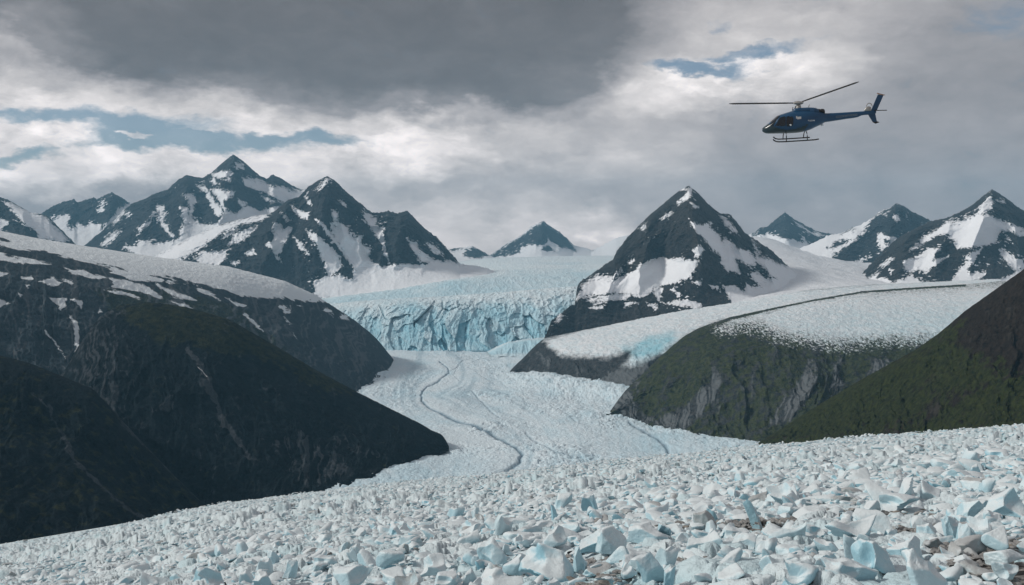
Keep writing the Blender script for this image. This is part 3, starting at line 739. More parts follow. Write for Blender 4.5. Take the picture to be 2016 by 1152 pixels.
hill('hill', [[(90, 800, 1900), (400, 720, 2000), (700, 800, 1950), (884, 884, 1720)],
              [(90, 770, 1560), (125, 735, 1570), (160, 672, 1590), (195, 624, 1605), (235, 601, 1615), (290, 594, 1625), (365, 604, 1630), (450, 628, 1635), (547, 684, 1645), (620, 728, 1650), (700, 772, 1655), (780, 812, 1650), (833, 838, 1645), (852, 850, 1640), (868, 854, 1638), (878, 866, 1634), (884, 880, 1630)],
              [(90, 860, 1420), (215, 660, 1530), (300, 680, 1510), (420, 700, 1520), (547, 740, 1560), (700, 815, 1580), (833, 862, 1600), (884, 882, 1620)],
              [(90, 1010, 1200), (215, 1010, 1200), (400, 1010, 1225), (547, 1000, 1255), (620, 980, 1290), (700, 958, 1345), (780, 925, 1450), (833, 902, 1535), (870, 890, 1590), (884, 884, 1615)],
              [(90, 1040, 1180), (400, 1030, 1200), (620, 995, 1270), (700, 970, 1330), (870, 896, 1575), (884, 888, 1600)]],
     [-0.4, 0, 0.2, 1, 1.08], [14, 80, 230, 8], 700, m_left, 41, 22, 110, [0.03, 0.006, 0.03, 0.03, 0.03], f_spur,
     lambda S, T: sstep(0.05, 0.4, T) * (1 - sstep(0.97, 1.07, T)) * (1 - 0.6 * sstep(0.85, 1.0, S)), diag=(.78, .62, 34, 16))


# nearest dark spur
def f_dark(u, v, S, T, a, b, st, g, xyz, pxm):
    sc = np.zeros(T.shape)
    for gl, w in (([(95, 800), (105, 830), (130, 870), (150, 910), (170, 930), (220, 975), (250, 1000), (285, 1022)], 6), ([(60, 770), (90, 800)], 3)):
        sc = np.maximum(sc, np.exp(-(sdf_line(gl, u + 6 * a, v + 3 * b) / w) ** 2))
    edge = np.exp(-(T / 0.10) ** 2) * sstep(180, 240, u)
    return {'grass': 0.30 + 0.5 * a, 'scree': 0.7 * sc + 0.45 * edge + 0.2 * np.clip(st, 0, 1)}


hill('hill', [[(-120, 720, 1500), (200, 850, 1480), (420, 1020, 1400)],
              [(-120, 655, 1270), (0, 700, 1255), (60, 716, 1250), (104, 734, 1245), (182, 766, 1235), (215, 800, 1230), (250, 840, 1225), (312, 906, 1215), (360, 955, 1205), (405, 998, 1195), (420, 1012, 1192)],
              [(-120, 830, 1090), (0, 850, 1090), (182, 900, 1110), (312, 975, 1140), (420, 1030, 1170)],
              [(-120, 1150, 840), (0, 1130, 850), (182, 1110, 900), (312, 1090, 990), (420, 1060, 1110)]],
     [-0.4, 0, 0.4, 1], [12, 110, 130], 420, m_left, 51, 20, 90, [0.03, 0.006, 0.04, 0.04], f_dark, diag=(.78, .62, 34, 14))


# right: rock shelf carrying the back ice
def f_shelf(u, v, S, T, a, b, st, g, xyz, pxm):
    ice = crop(980, 600, 3.84, [[(355, 268), (600, 200), (900, 120), (1300, 30), (1700, -60), (4000, -260), (4000, 400), (1700, 120), (1560, 170), (1440, 230), (1350, 290), (1280, 350), (1200, 382), (1100, 430), (1010, 470), (955, 452), (1000, 390), (1020, 350), (960, 350), (900, 380), (820, 402), (700, 397), (550, 392), (460, 377), (430, 340), (380, 310)]])
    sd = sdf_union(ice, u + 5 * a, v + 4 * b)
    scr = sdf_union(crop(980, 600, 3.84, [[(940, 460), (1190, 390), (1100, 500), (900, 680), (640, 670), (830, 530)]]), u + 4 * a, v + 4 * b)
    blue = sstep(1190, 1290, u) * 0.4 * sstep(640, 700, v) + 0.12 + 0.5 * sstep(-8, 8, sdf_union(crop(980, 600, 3.84, [[(930, 320), (1020, 330), (1100, 260), (1330, 200), (1340, 260), (1200, 370), (1050, 400), (960, 370)]]), u, v))
    blue += 0.18 * a
    return {'snow': 0.5 + np.clip(sd, -16, 16) / 20, 'scree': 0.25 + 0.5 * st + 0.95 * sstep(-8, 10, scr), 'speck': 0.7 + 0 * T, 'blue': np.clip(blue, 0, 1), 'grass': 0.15 + 0 * T}


hill('hill', [[(990, 748, 3100), (1330, 640, 3500), (1970, 570, 3900)],
              [(990, 744, 2660), (996, 740, 2680), (1012, 722, 2700), (1030, 705, 2720), (1050, 684, 2750), (1072, 665, 2780), (1120, 656, 2810), (1200, 641, 2850), (1330, 615, 2900), (1450, 596, 2950), (1530, 582, 3000), (1590, 571, 3050), (1700, 561, 3150), (1840, 556, 3250), (1970, 550, 3300)],
              [(990, 746, 2650), (1040, 712, 2690), (1095, 688, 2650), (1130, 698, 2560), (1200, 697, 2480), (1280, 690, 2450), (1345, 672, 2480), (1500, 650, 2550), (1970, 610, 2800)],
              [(990, 748, 2640), (997, 743, 2660), (1060, 753, 2530), (1180, 781, 2260), (1300, 800, 2100), (1970, 830, 2100)],
              [(990, 760, 2600), (1060, 760, 2500), (1180, 788, 2240), (1300, 815, 2050), (1970, 850, 2050)]],
     [-0.4, 0, 0.45, 1, 1.08], [12, 110, 120, 8], 800, m_right, 61, 16, 110, [0.03, 0.004, 0.015, 0.02, 0.02], f_shelf,
     lambda S, T: sstep(0.3, 0.6, T) * (1 - sstep(0.95, 1.05, T)), slant=-1.6, ice=1.2, diag=(.85, -.5, 30, 10))


# right: green dome with the speckled ice cap
def f_dome(u, v, S, T, a, b, st, g, xyz, pxm):
    x, y, z = xyz
    ice = crop(1380, 600, 3.84, [[(130, 165), (210, 90), (330, 50), (500, 15), (700, -60), (1200, -120), (2300, -180), (2300, 230), (1700, 280), (1500, 270), (1400, 275), (1250, 290), (1000, 300), (880, 285), (760, 265), (640, 250), (520, 215), (430, 165), (290, 170), (200, 190), (140, 190)]])
    sd = sdf_union(ice, u + 9 * a, v + 7 * b)
    lw = np.exp(-(sdf_line([(1406, 640), (1440, 627), (1500, 612.5), (1600, 592), (1700, 575), (1800, 568), (1900, 562)], u + 1.5 * a, v + b) / (1.5 + 1.2 * sstep(1600, 1450, u))) ** 2)
    q = fbm(x / (3.2 * pxm), y / (9 * pxm), z / (3.2 * pxm), 3, 210, 0.6)
    low = sstep(20, -10, sd)
    fadeo = sstep(-34, -4, sd)
    sn = 0.5 + np.clip(sd - 4, -60, 34) / 48 + 0.85 * q * (0.2 + low) * fadeo + 0.25 * fadeo * fbm(x / (2.2 * pxm), y / (4 * pxm), z / (2.2 * pxm), 2, 211) - 0.95 * lw
    blue = sstep(0.0, 1, S) * 0.3 * sstep(570, 640, v) + 0.18 * a + 0.08
    scr = sdf_union(crop(1380, 600, 3.84, [[(820, 420), (760, 560), (620, 760), (520, 900), (640, 890), (830, 690), (870, 560)], [(1060, 430), (1010, 560), (970, 620), (1060, 600)], [(1320, 400), (1260, 510), (1210, 580), (1330, 540), (1420, 420)]])
                    + crop(980, 600, 3.84, [[(1650, 470), (1600, 600), (1420, 760), (1200, 900), (1400, 930), (1560, 800), (1660, 640)], [(820, 720), (1000, 620), (1080, 560), (1020, 740), (1200, 900), (950, 850)]]), u + 6 * a, v + 6 * b)
    gr = 0.62 + 0.35 * a - 0.45 * sstep(-10, 10, scr) - 0.25 * sstep(640, 720, v) * np.clip(st, 0, 1)
    return {'snow': sn, 'speck': 0.5 + 0.7 * low * fadeo, 'blue': np.clip(blue, 0, 1), 'scree': 0.10 + 0.62 * sstep(-12, 10, scr) * np.clip(0.85 + 1.3 * st, 0, 1.2) + 0.40 * np.clip(st, -1, 1), 'grass': gr}


hill('hill', [[(1192, 830, 2250), (1440, 680, 2600), (1980, 580, 3200)],
              [(1192, 822, 1980), (1200, 812, 1990), (1215, 790, 2000), (1232, 768, 2010), (1262, 740, 2020), (1300, 702, 2040), (1345, 663, 2060), (1375, 646, 2080), (1405, 635, 2100), (1440, 624, 2140), (1500, 611, 2200), (1600, 590, 2320), (1700, 573, 2440), (1800, 566, 2550), (1900, 560, 2650), (1980, 553, 2720)],
              [(1192, 826, 1970), (1215, 805, 1970), (1300, 735, 1960), (1400, 690, 1920), (1530, 680, 1900), (1680, 698, 1860), (1800, 675, 1900), (1980, 650, 1950)],
              [(1192, 824, 1960), (1205, 816, 1985), (1340, 851, 1776), (1480, 876, 1652), (1600, 892, 1580), (1800, 905, 1530), (1980, 915, 1490)],
              [(1192, 832, 1940), (1340, 860, 1750), (1480, 886, 1630), (1980, 930, 1470)]],
     [-0.4, 0, 0.45, 1, 1.08], [12, 170, 220, 8], 760, m_right, 71, 30, 150, [0.03, 0.005, 0.03, 0.02, 0.02], f_dome,
     lambda S, T: sstep(0.25, 0.65, T) * (1 - sstep(0.95, 1.05, T)), slant=-1.8, ice=1.0, diag=(.72, -.69, 60, 18))


# right: near dark green slope
def f_nearslope(u, v, S, T, a, b, st, g, xyz, pxm):
    rocky = sstep(1850, 1950, u + 40 * a) * sstep(730, 660, v - 0.2 * (u - 1900) + 30 * b)
    band = np.exp(-(sdf_line([(1750, 850), (1830, 810), (1900, 775), (1960, 745), (2016, 715), (2080, 690)], u + 12 * a, v + 8 * b) / 13) ** 2)
    rim = sstep(0.12, 0.0, T) * sstep(1840, 1900, u)
    return {'grass': 0.75 + 0.35 * a - 0.9 * rocky - 0.25 * band - 0.5 * rim, 'scree': 0.1 + 0.35 * st + 0.25 * band + 0.15 * rocky}


hill('hill', [[(1478, 900, 1750), (1800, 800, 1700), (2160, 620, 1700)],
              [(1478, 882, 1420), (1500, 868, 1410), (1560, 832, 1380), (1600, 805, 1350), (1650, 775, 1310), (1700, 745, 1280), (1760, 712, 1250), (1800, 690, 1230), (1850, 655, 1200), (1900, 612, 1170), (1960, 570, 1140), (2016, 530, 1110), (2080, 480, 1080), (2160, 425, 1050)],
              [(1478, 886, 1380), (1600, 845, 1270), (1700, 805, 1190), (1800, 770, 1120), (1900, 730, 1050), (2016, 690, 990), (2160, 640, 920)],
              [(1478, 892, 1340), (1600, 905, 1180), (1700, 915, 1080), (1800, 920, 1000), (1900, 925, 920), (2016, 930, 840), (2160, 935, 760)],
              [(1478, 930, 1300), (1800, 960, 960), (2160, 980, 720)]],
     [-0.4, 0, 0.4, 1, 1.15], [12, 150, 170, 10], 560, m_right_near, 81, 20, 60, [0.03, 0.006, 0.03, 0.03, 0.03], f_nearslope, diag=(.6, -.8, 38, 20))

# valley floor reaching the horizon
m_floor = plain('valley_floor_snow', (0.55, 0.6, 0.64), 0.9)
g = np.linspace(-1, 1, 60)
GX, GY = np.meshgrid(g * 9500, np.linspace(-1500, 13500, 60))
grid_obj('ground', np.stack([GX, GY, 0 * GX - 12 + 5 * fbm(GX / 3000, GY / 3000, 0, 2, 5)], -1), m_floor)

# ------------------------------------------------------------------ rubble slope in front
VS = np.array([(-3600, 1330), (-400, 1130), (-150, 1104), (0, 1079), (100, 1060), (200, 1041), (300, 1022), (380, 1003), (450, 989), (520, 981), (600, 972), (680, 961), (760, 952), (900, 940), (1050, 924), (1200, 906), (1350, 893), (1480, 879), (1600, 869), (1700, 861), (1850, 849), (2016, 835), (2160, 826), (2400, 815), (6200, 700)], float)


def v_sil(u): return np.interp(u, VS[:, 0], VS[:, 1])
def Y_edge(u): return np.interp(u, [-400, 0, 700, 1100, 1500, 2016, 2400], [380, 400, 560, 600, 540, 440, 420])


KR = 9016.0


def rub_Y(u, v):
    return KR / np.maximum(v - v_sil(u) + KR / Y_edge(u), 1.0)


def rub_uv_of_xy(x, y):
    """photograph position of a ground point of the slope"""
    u = UC + F * x / y
    return u, v_sil(u) - KR / Y_edge(u) + KR / y


uu = np.concatenate([np.linspace(-3600, -260, 90, endpoint=False), np.linspace(-260, 2280, 1350), np.linspace(2280, 6200, 100)[1:]])
ns = len(uu)
k_dense = 620
rows_v = []
for tt in np.linspace(0, 1, k_dense):
    rows_v.append(v_sil(uu) + (np.maximum(1400, v_sil(uu) + 60) - v_sil(uu)) * tt ** 1.15)
for add in (1600, 1800, 2300, 3200, 5000):
    rows_v.append(np.full(ns, float(add)))
V_ = np.array(rows_v)
U_ = np.repeat(uu[None], len(V_), 0)
V = P(U_, V_, rub_Y(U_, V_))
x, y = V[..., 0].copy(), V[..., 1].copy()


def jumble(x, y, s, seed, amp):
    wx = x + 0.35 * s * fbm(x / s / 1.3, y / s / 1.3, 0, 2, seed); wy = y + 0.35 * s * fbm(x / s / 1.3, y / s / 1.3, 9, 2, seed + 1)
    f1, f2, cid, cx, cy = worley(wx / s, wy / s, seed + 2)
    tx, ty = rnd_id(cid, 1) - 0.5, rnd_id(cid, 2) - 0.5
    h = (rnd_id(cid, 3) - 0.5) * 0.9 + (wx / s - cx) * tx * 1.6 + (wy / s - cy) * ty * 1.6
    h -= 0.45 * (1 - np.clip((f2 - f1) / 0.22, 0, 1))
    return amp * s * h, rnd_id(cid, 4)


fade_far = sstep(0, 30, V_ - v_sil(U_))
h1, id1 = jumble(x, y, 2.6, 300, 0.30)
h2, id2 = jumble(x, y, 1.1, 310, 0.42)
h3 = 0.9 * (ridged(x / 5.0, y / 11.0, 0, 4, 320, 0.55) - 0.4)
h3 = h3 + 0.5 * fbm(x / 2.0, y / 4.5, 0, 3, 321)
big = 2.6 * fbm(x / 28, y / 28, 0, 3, 330)
farw = sstep(60, 170, y)
hh = h1 * (0.5 + 0.5 * farw) + h2 * (0.6 - 0.3 * farw) + h3 * (0.3 + 0.9 * farw) + big * (0.3 + 0.7 * sstep(60, 200, y)) * (0.5 + 0.5 * fade_far)
hh -= 0.2
grav_n = fbm(x / 7, y / 7, 0, 4, 340)
right_low = sstep(960, 1500, U_) * sstep(965, 1060, V_) + 0.55 * sstep(500, 900, U_) * sstep(1080, 1140, V_)
grav = np.clip(right_low, 0, 1) * sstep(-0.10, 0.35, grav_n - 0.20)
hh = hh * (1 - 0.85 * grav) + grav * (0.10 * fbm(x / 0.9, y / 0.9, 0, 3, 341) - 0.35)
V[..., 2] += hh
# over the brow it falls away into the valley
nb = 24
Ee = Y_edge(uu); base = V[0]
extra = []
for i in range(1, nb + 1):
    w_ = i / nb
    yy = Ee + 620 * w_
    zz = ZC + (VH - v_sil(uu)) / F * Ee - 620 * w_ * (0.22 + 0.30 * w_) - 4 * w_
    xx = (uu - UC) / F * yy
    extra.append(np.stack([xx, yy, np.maximum(zz, -14)], -1))
V = np.concatenate([np.array(extra[::-1]), V])
pad = lambda a, val: np.concatenate([np.full((nb, ns), val), a])


def gravel_field(u, v, x, y):
    rl = np.clip(sstep(900, 1500, u) * sstep(960, 1070, v) + 0.5 * sstep(450, 900, u) * sstep(1070, 1140, v), 0, 1)
    return rl, fbm(x / 7, y / 7, 0, 4, 340)


bluev = 0.10 + 0.28 * sstep(0.2, -0.8, h1 + h2) + 0.28 * (id1 > 0.8)

m_rub, N, b_ = material('ice_rubble_ground')
p = N.pos()
n1 = N.noise(p, 1 / 2.2, 5, 0.62); n2 = N.noise(p, 1 / 0.35, 4, 0.65)
w = N.mix(n1, (0.50, 0.59, 0.63), (0.67, 0.725, 0.745))
w = N.mix(N.attr('blue'), w, (0.32, 0.52, 0.58))
gcol = N.mix(N.mr(n2, 0.3, 0.7), (0.07, 0.072, 0.075), (0.25, 0.245, 0.235))  # gravel bed kept dark: shade between the stones put into its colour
gcol = N.mix(N.math('MULTIPLY', N.mr(n1, 0.52, 0.75), 0.6), gcol, (0.19, 0.175, 0.155))
gf = N.math('ADD', N.attr('gravel'), N.math('MULTIPLY', N.math('SUBTRACT', n1, 0.5), 0.9))
N.l.new(N.mix(N.mr(gf, 0.35, 0.6), w, gcol), b_.inputs['Base Color'])
N.l.new(N.bump(N.math('ADD', n2, N.math('MULTIPLY', n1, 2.0)), 0.7, 0.25), b_.inputs['Normal'])
grid_obj('rubble_slope', V, m_rub, {'blue': pad(bluev, 0.2), 'gravel': pad(grav, 0.0)})

# ------------------------------------------------------------------ ice blocks
def icosphere(level):
    bm = bmesh.new(); bmesh.ops.create_icosphere(bm, subdivisions=level, radius=1.0)
    v = np.array([p.co[:] for p in bm.verts]); f = np.array([[q.index for q in p.verts] for p in bm.faces], np.int32)
    bm.free()
    return v / np.linalg.norm(v, axis=1, keepdims=True), f


ICO = {k: icosphere(k) for k in (2, 3, 4, 5, 6)}


def nbr_smooth(v, f, it, k=0.5):
    e = np.concatenate([f[:, [0, 1]], f[:, [1, 2]], f[:, [2, 0]]])
    e = np.concatenate([e, e[:, ::-1]])
    deg = np.bincount(e[:, 0], minlength=len(v)).astype(float)[:, None]
    for _ in range(it):
        s = np.stack([np.bincount(e[:, 0], weights=v[e[:, 1], c], minlength=len(v)) for c in range(3)], 1) / deg
        v = v * (1 - k) + s * k
    return v


def unit(a): return a / np.linalg.norm(a)


def ice_shape(kind, seed, level):
    """broken ice: flat and hollowed fracture faces round a lumpy core, sitting on z = 0, about 1 wide"""
    r = np.random.default_rng(seed)
    d, f = ICO[level]
    npl = {'slab': 9, 'shard': 8, 'boulder': 14, 'wedge': 7, 'block': 8, 'dome': 10, 'horn': 8}[kind]
    sc = {'slab': (1, .75, .30), 'shard': (.62, .5, 1.0), 'boulder': (1, .85, .7), 'wedge': (1, .8, .75), 'block': (1, .75, .62), 'dome': (1, .7, .42), 'horn': (1, .6, .6)}[kind]
    R = np.full(len(d), 1.5)
    for i in range(npl):
        n = unit(r.normal(size=3))
        if kind in ('wedge', 'block') and i < 4:
            n = unit(np.array([[.9, .2, .3], [-.75, .1, .65], [.1, -.8, .5], [.05, .6, .75]][i]) + r.normal(size=3) * .28)
        dd = r.uniform(.55, .95)
        c = d @ n
        R = np.where(c > 1e-3, np.minimum(R, dd / np.maximum(c, 1e-3)), R)
    nsc = {'boulder': 3, 'dome': 3, 'slab': 4}.get(kind, 6)
    for i in range(nsc):
        n = unit(r.normal(size=3) * (1, 1, .8) + (0, -.2, .25))
        rad = r.uniform(.45, 1.7); off = rad + r.uniform(.26, .56)
        c = n * off
        bq = d @ c
        disc = bq * bq - (off * off - rad * rad)
        t = bq - np.sqrt(np.maximum(disc, 0))
        R = np.where((disc > 0) & (bq > 0), np.minimum(R, np.maximum(t, .18)), R)
    v = d * R[:, None]
    v = nbr_smooth(v, f, {2: 0, 3: 1, 4: 1, 5: 2, 6: 5}[level], 0.5)
    v = v + d * (0.035 * fbm(v[:, 0] * 2.2, v[:, 1] * 2.2, v[:, 2] * 2.2, 3, seed) + 0.012 * fbm(v[:, 0] * 9, v[:, 1] * 9, v[:, 2] * 9, 2, seed + 5))[:, None]
    v = v * np.array(sc)
    if kind == 'horn':
        v[:, 2] += 0.55 * np.clip(-v[:, 0], 0, 2) ** 1.6
    if kind in ('shard', 'wedge'):
        v[:, 0] += 0.35 * v[:, 2] * r.choice([-1, 1])
    # flat underside sunk a little in the ground
    lo = np.quantile(v[:, 2], 0.18)
    v[:, 2] = np.maximum(v[:, 2], lo - 0.05)
    v[:, 2] -= lo
    v[:, 0] -= (v[:, 0].max() + v[:, 0].min()) / 2
    v[:, 1] -= (v[:, 1].max() + v[:, 1].min()) / 2
    w_ = v[:, 0].max() - v[:, 0].min()
    return v / w_, f


m_ice, N, b_ = material('broken_ice')
tc = N.n.new('ShaderNodeTexCoord').outputs['Object']
p = N.pos()
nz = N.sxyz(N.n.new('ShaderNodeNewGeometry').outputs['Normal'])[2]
n1 = N.noise(p, 1 / 1.3, 5, 0.6); n2 = N.noise(p, 1 / 0.16, 4, 0.65)
oi = N.n.new('ShaderNodeObjectInfo').outputs['Random']
tint = N.attr('tint')
# weathered, bubbly crust on what faces up; steep sides bluer, their shade put into colour
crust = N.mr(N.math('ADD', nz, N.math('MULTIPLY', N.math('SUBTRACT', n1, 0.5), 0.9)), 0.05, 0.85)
fresh_shade = N.mix(N.math('ADD', tint, N.math('MULTIPLY', N.math('SUBTRACT', n1, 0.5), 0.5), clamp=True), (0.50, 0.63, 0.68), (0.25, 0.49, 0.59))
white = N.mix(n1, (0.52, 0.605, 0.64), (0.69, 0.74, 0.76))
c = N.mix(crust, fresh_shade, white)
dirty = N.mr(N.math('ADD', N.noise(p, 1 / 0.8, 6, 0.7), N.math('MULTIPLY', N.attr('grime'), 0.45)), 0.62, 0.85)
c = N.mix(N.math('MULTIPLY', dirty, 0.7), c, (0.25, 0.25, 0.245))
N.l.new(c, b_.inputs['Base Color'])
b_.inputs['Roughness'].default_value = 0.42
b_.inputs['Specular IOR Level'].default_value = 0.35
b_.inputs['Subsurface Weight'].default_value = 0.0
N.l.new(N.bump(N.math('ADD', n2, N.math('MULTIPLY', n1, 2.5)), 0.35, 0.12), b_.inputs['Normal'])

m_stone, N, b_ = material('moraine_stone')
p = N.pos()
n1 = N.noise(p, 1 / 0.7, 5, 0.6); n2 = N.noise(p, 1 / 0.12, 4, 0.65)
c = N.mix(N.mr(n2, 0.3, 0.7), (0.12, 0.125, 0.13), (0.33, 0.33, 0.32))
c = N.mix(N.mr(N.attr('tint'), 0.7, 1.0), c, (0.25, 0.21, 0.165))
c = N.mix(N.math('MULTIPLY', N.mr(n1, 0.5, 0.7), 0.5), c, (0.38, 0.38, 0.37))
N.l.new(c, b_.inputs['Base Color'])
N.l.new(N.bump(n2, 0.6, 0.08), b_.inputs['Normal'])

KINDS = ['slab', 'boulder', 'wedge', 'block', 'dome', 'horn', 'shard']


def mesh_attr(me, name, val):
    n = len(me.vertices)
    at = me.attributes.new(name, 'FLOAT', 'POINT')
    at.data.foreach_set('value', np.full(n, val, np.float32) if np.isscalar(val) else np.ascontiguousarray(val, np.float32))


def surf_z(x, y):
    u, v = rub_uv_of_xy(x, y)
    return ZC + (VH - v) / F * y


# blocks read one by one: (u, v of the base, width, height in photograph pixels, kind, seed, turn, tint, grime, label)
HERO = [
    (1826, 1156, 84, 70, 'block', 11, 20, .25, 0, 'tall pale ice block cracked down its face, at the bottom edge beside an ice pyramid'),
    (1738, 1127, 88, 60, 'wedge', 12, 10, .75, 0, 'blue-grey pyramid of ice with creased sides, in front of a tall leaning white slab'),
    (1694, 1116, 60, 66, 'shard', 13, -15, .1, 0, 'tall white ice slab leaning behind the blue-grey creased pyramid'),
    (1682, 1147, 118, 40, 'horn', 14, 0, .5, 0, 'long low smooth ice block with a raised end, below the leaning slab and pyramid'),
    (1790, 1104, 60, 46, 'block', 15, 30, .55, 0, 'squarish ice block, half white and half blue, just behind the tall cracked block'),
    (1970, 1083, 54, 40, 'boulder', 16, 5, .45, 0, 'rounded upright ice block with a smooth curved top, near the picture edge'),
    (1876, 1061, 40, 48, 'shard', 17, 35, .35, 0, 'narrow slanting ice slab, the upper of a slanted pair'),
    (1904, 1066, 46, 34, 'wedge', 18, 35, .6, 0, 'blue slanting ice slab, the lower of a slanted pair'),
    (1684, 1063, 110, 42, 'horn', 19, 170, .45, 0, 'long ramp-shaped ice block rising to a dark blue end, uphill of the leaning slab'),
    (1992, 1012, 84, 50, 'wedge', 20, -25, .6, 0, 'large white ice block with a blue cut side, half outside the picture edge'),
    (1838, 984, 52, 36, 'boulder', 21, 0, .1, 0, 'bulky white ice block with a notch under it, high on the rubble'),
    (1714, 1012, 38, 26, 'boulder', 22, 40, .2, .1, 'rounded cube-like ice block with a dirty foot beside grey stones'),
    (1780, 1004, 78, 27, 'dome', 23, 0, .4, 0, 'long rounded grey-white ice hump beside the rounded cube-like block'),
    (1985, 1110, 78, 27, 'dome', 24, 10, .05, .2, 'low rounded white block under the upright rounded block'),
    (1985, 1137, 54, 28, 'slab', 25, 20, .1, .3, 'flat tilted ice slab below the low rounded white block'),
    (1390, 1090, 76, 40, 'horn', 26, 180, .35, 0, 'scooped white ice block with a bright hollow face, among brown gravel'),
    (1436, 1132, 68, 44, 'wedge', 27, 0, .55, .15, 'greenish-blue ice block with a sloping dirty top, below the scooped white block'),
    (1444, 1149, 58, 33, 'block', 28, -20, .2, 0, 'white block split by a slanting crack, at the bottom edge below the greenish block'),
    (1531, 1135, 60, 40, 'block', 29, 25, .3, 0, 'two-tiered white ice block with an undercut step, above a horned block'),
    (1584, 1156, 74, 42, 'horn', 30, 0, .6, 0, 'ice block with one upturned horn, at the bottom edge'),
    (1556, 1067, 72, 40, 'horn', 31, 160, .25, 0, 'twin-lobed white ice block lying on dark pebbles'),
    (1488, 1038, 46, 52, 'shard', 32, -10, .7, 0, 'curved blue ice fin standing upright in the rubble'),
    (1464, 1080, 54, 27, 'block', 33, -10, .25, .1, 'flat-topped white box of ice beside a tuft of moss and brown stones'),
    (1317, 1152, 27, 38, 'shard', 34, 0, .7, 0, 'small pointed blue ice shard at the bottom edge'),
    (1274, 1064, 90, 30, 'slab', 35, 0, .3, .1, 'low broad ice slab casting a dark gap beneath it'),
    (1285, 1144, 68, 56, 'wedge', 36, 15, .5, .1, 'high sloping blue-white ice block beside the small pointed shard'),
    (1560, 978, 38, 25, 'wedge', 37, 0, .6, 0, 'small ice pyramid with a blue shaded side, high on the rubble'),
    (1238, 1137, 34, 26, 'block', 38, 30, .2, 0, 'small square white block left of the high sloping block'.replace(' left of', ' beside')),
    (1080, 1139, 112, 62, 'block', 39, -28, .85, 0, 'large blue ice block lying aslant with a dark crack, the bluest in the rubble'),
    (1140, 1117, 30, 42, 'slab', 40, 75, .4, 0, 'upright pale ice slab against the end of the large blue block'),
    (1157, 1089, 82, 42, 'wedge', 41, 5, .85, 0, 'blue-green ice block with a ridged top, just uphill of the large aslant blue block'),
    (1094, 1073, 48, 35, 'boulder', 42, 0, .15, 0, 'rounded fluted white block uphill of the blue-green ridged block'),
    (989, 1156, 84, 30, 'dome', 43, 0, .3, 0, 'broad smooth white dome of ice at the bottom edge below a fan of slabs'),
    (969, 1105, 62, 40, 'wedge', 44, 10, .5, 0, 'curved pale blue ice block leaning uphill behind the broad dome'),
    (1014, 1127, 52, 33, 'wedge', 45, -20, .5, 0, 'triangular ice block wedged between the curved block and the large blue block'),
    (1096, 1025, 24, 32, 'shard', 46, 0, .8, 0, 'small upright blue ice fin alone in fine white rubble'),
    (1163, 1004, 38, 30, 'wedge', 47, 0, .75, 0, 'small blue ice pyramid uphill of the lone upright fin'),
    (852, 1132, 52, 35, 'slab', 48, 30, .2, 0, 'slanted white ice slab resting on its neighbours, downhill of fine rubble'),
    (1205, 1086, 62, 46, 'boulder', 49, 0, .35, 0, 'tall blunt white block beside the blue-green ridged block'),
    (885, 1156, 62, 26, 'dome', 50, 0, .25, .1, 'greyish rounded ice hump at the bottom edge below the slanted slab'),
    (567, 1136, 34, 32, 'wedge', 51, 0, .35, 0, 'triangular white ice piece with one shadowed side, left part of the rubble'.replace('left part of the rubble', 'beside a long arched block')),
    (693, 1148, 84, 34, 'horn', 52, 170, .3, 0, 'long arched white ice block over brown pebbles'),
    (416, 1153, 54, 34, 'wedge', 53, 0, .5, 0, 'wide ice block with a small bright blue hollow, low on the long white slope'),
    (517, 1156, 42, 27, 'wedge', 54, 30, .5, 0, 'wedge of bluish ice at the bottom edge next to the wide hollowed block'),
    (767, 1112, 58, 26, 'slab', 55, 0, .4, 0, 'flat overhanging ice block with a blue underside, uphill of the arched block'),
    (777, 1156, 64, 32, 'boulder', 56, 0, .2, 0, 'broad grey-white block at the bottom edge right beside the arched block'.replace(' right', '')),
    (695, 1107, 28, 28, 'shard', 57, 0, .1, 0, 'small white ice triangle standing up behind the arched block'),
    (535, 1112, 26, 28, 'boulder', 58, 0, .4, 0, 'small upright grey-blue ice lump uphill of the triangular piece'),
]

blocks = []      # (obj, u, v)


def add_block(v, f, loc, size, hgt, turn, tint, grime, label, group, mesh=None):
    if mesh is None:
        me = new_mesh('ice_block', v, f.ravel(), 3)
        try:
            me.set_sharp_from_angle(angle=math.radians(38))
        except Exception:
            pass
        mesh_attr(me, 'tint', tint); mesh_attr(me, 'grime', grime)
        me.materials.append(m_ice)
    else:
        me = mesh
    o = bpy.data.objects.new('ice_block', me)
    o.location = loc; o.rotation_euler = turn
    o.scale = (size, size, hgt)
    o['label'] = label; o['category'] = 'ice block'
    if group:
        o['group'] = group
    col.objects.link(o)
    return o


occ = []
for (u, v, w, h, kind, seed, turn, tint, grime, label) in HERO:
    Y = float(rub_Y(u, v))
    pos = P(u, v, Y)
    mpp = Y / F
    sv, sf = ice_shape(kind, seed * 101, 5)
    th = math.radians(turn)
    # turn inside the mesh so that width and height stay as seen
    c_, s_ = math.cos(th), math.sin(th)
    sv = np.stack([sv[:, 0] * c_ - sv[:, 1] * s_, sv[:, 0] * s_ + sv[:, 1] * c_, sv[:, 2]], 1)
    sv[:, 0] /= (sv[:, 0].max() - sv[:, 0].min())
    hz = sv[:, 2].max()
    sv[:, 2] /= hz
    o = add_block(sv, sf, (pos[0], pos[1] + 0.25 * w * mpp, pos[2] - 0.05 * h * mpp), w * mpp, h * mpp * 1.05, (0, 0, 0), tint, grime, label, 'ice blocks of the rubble slope')
    occ.append((pos[0], pos[1] + 0.25 * w * mpp, w * mpp * 0.5, label, kind))

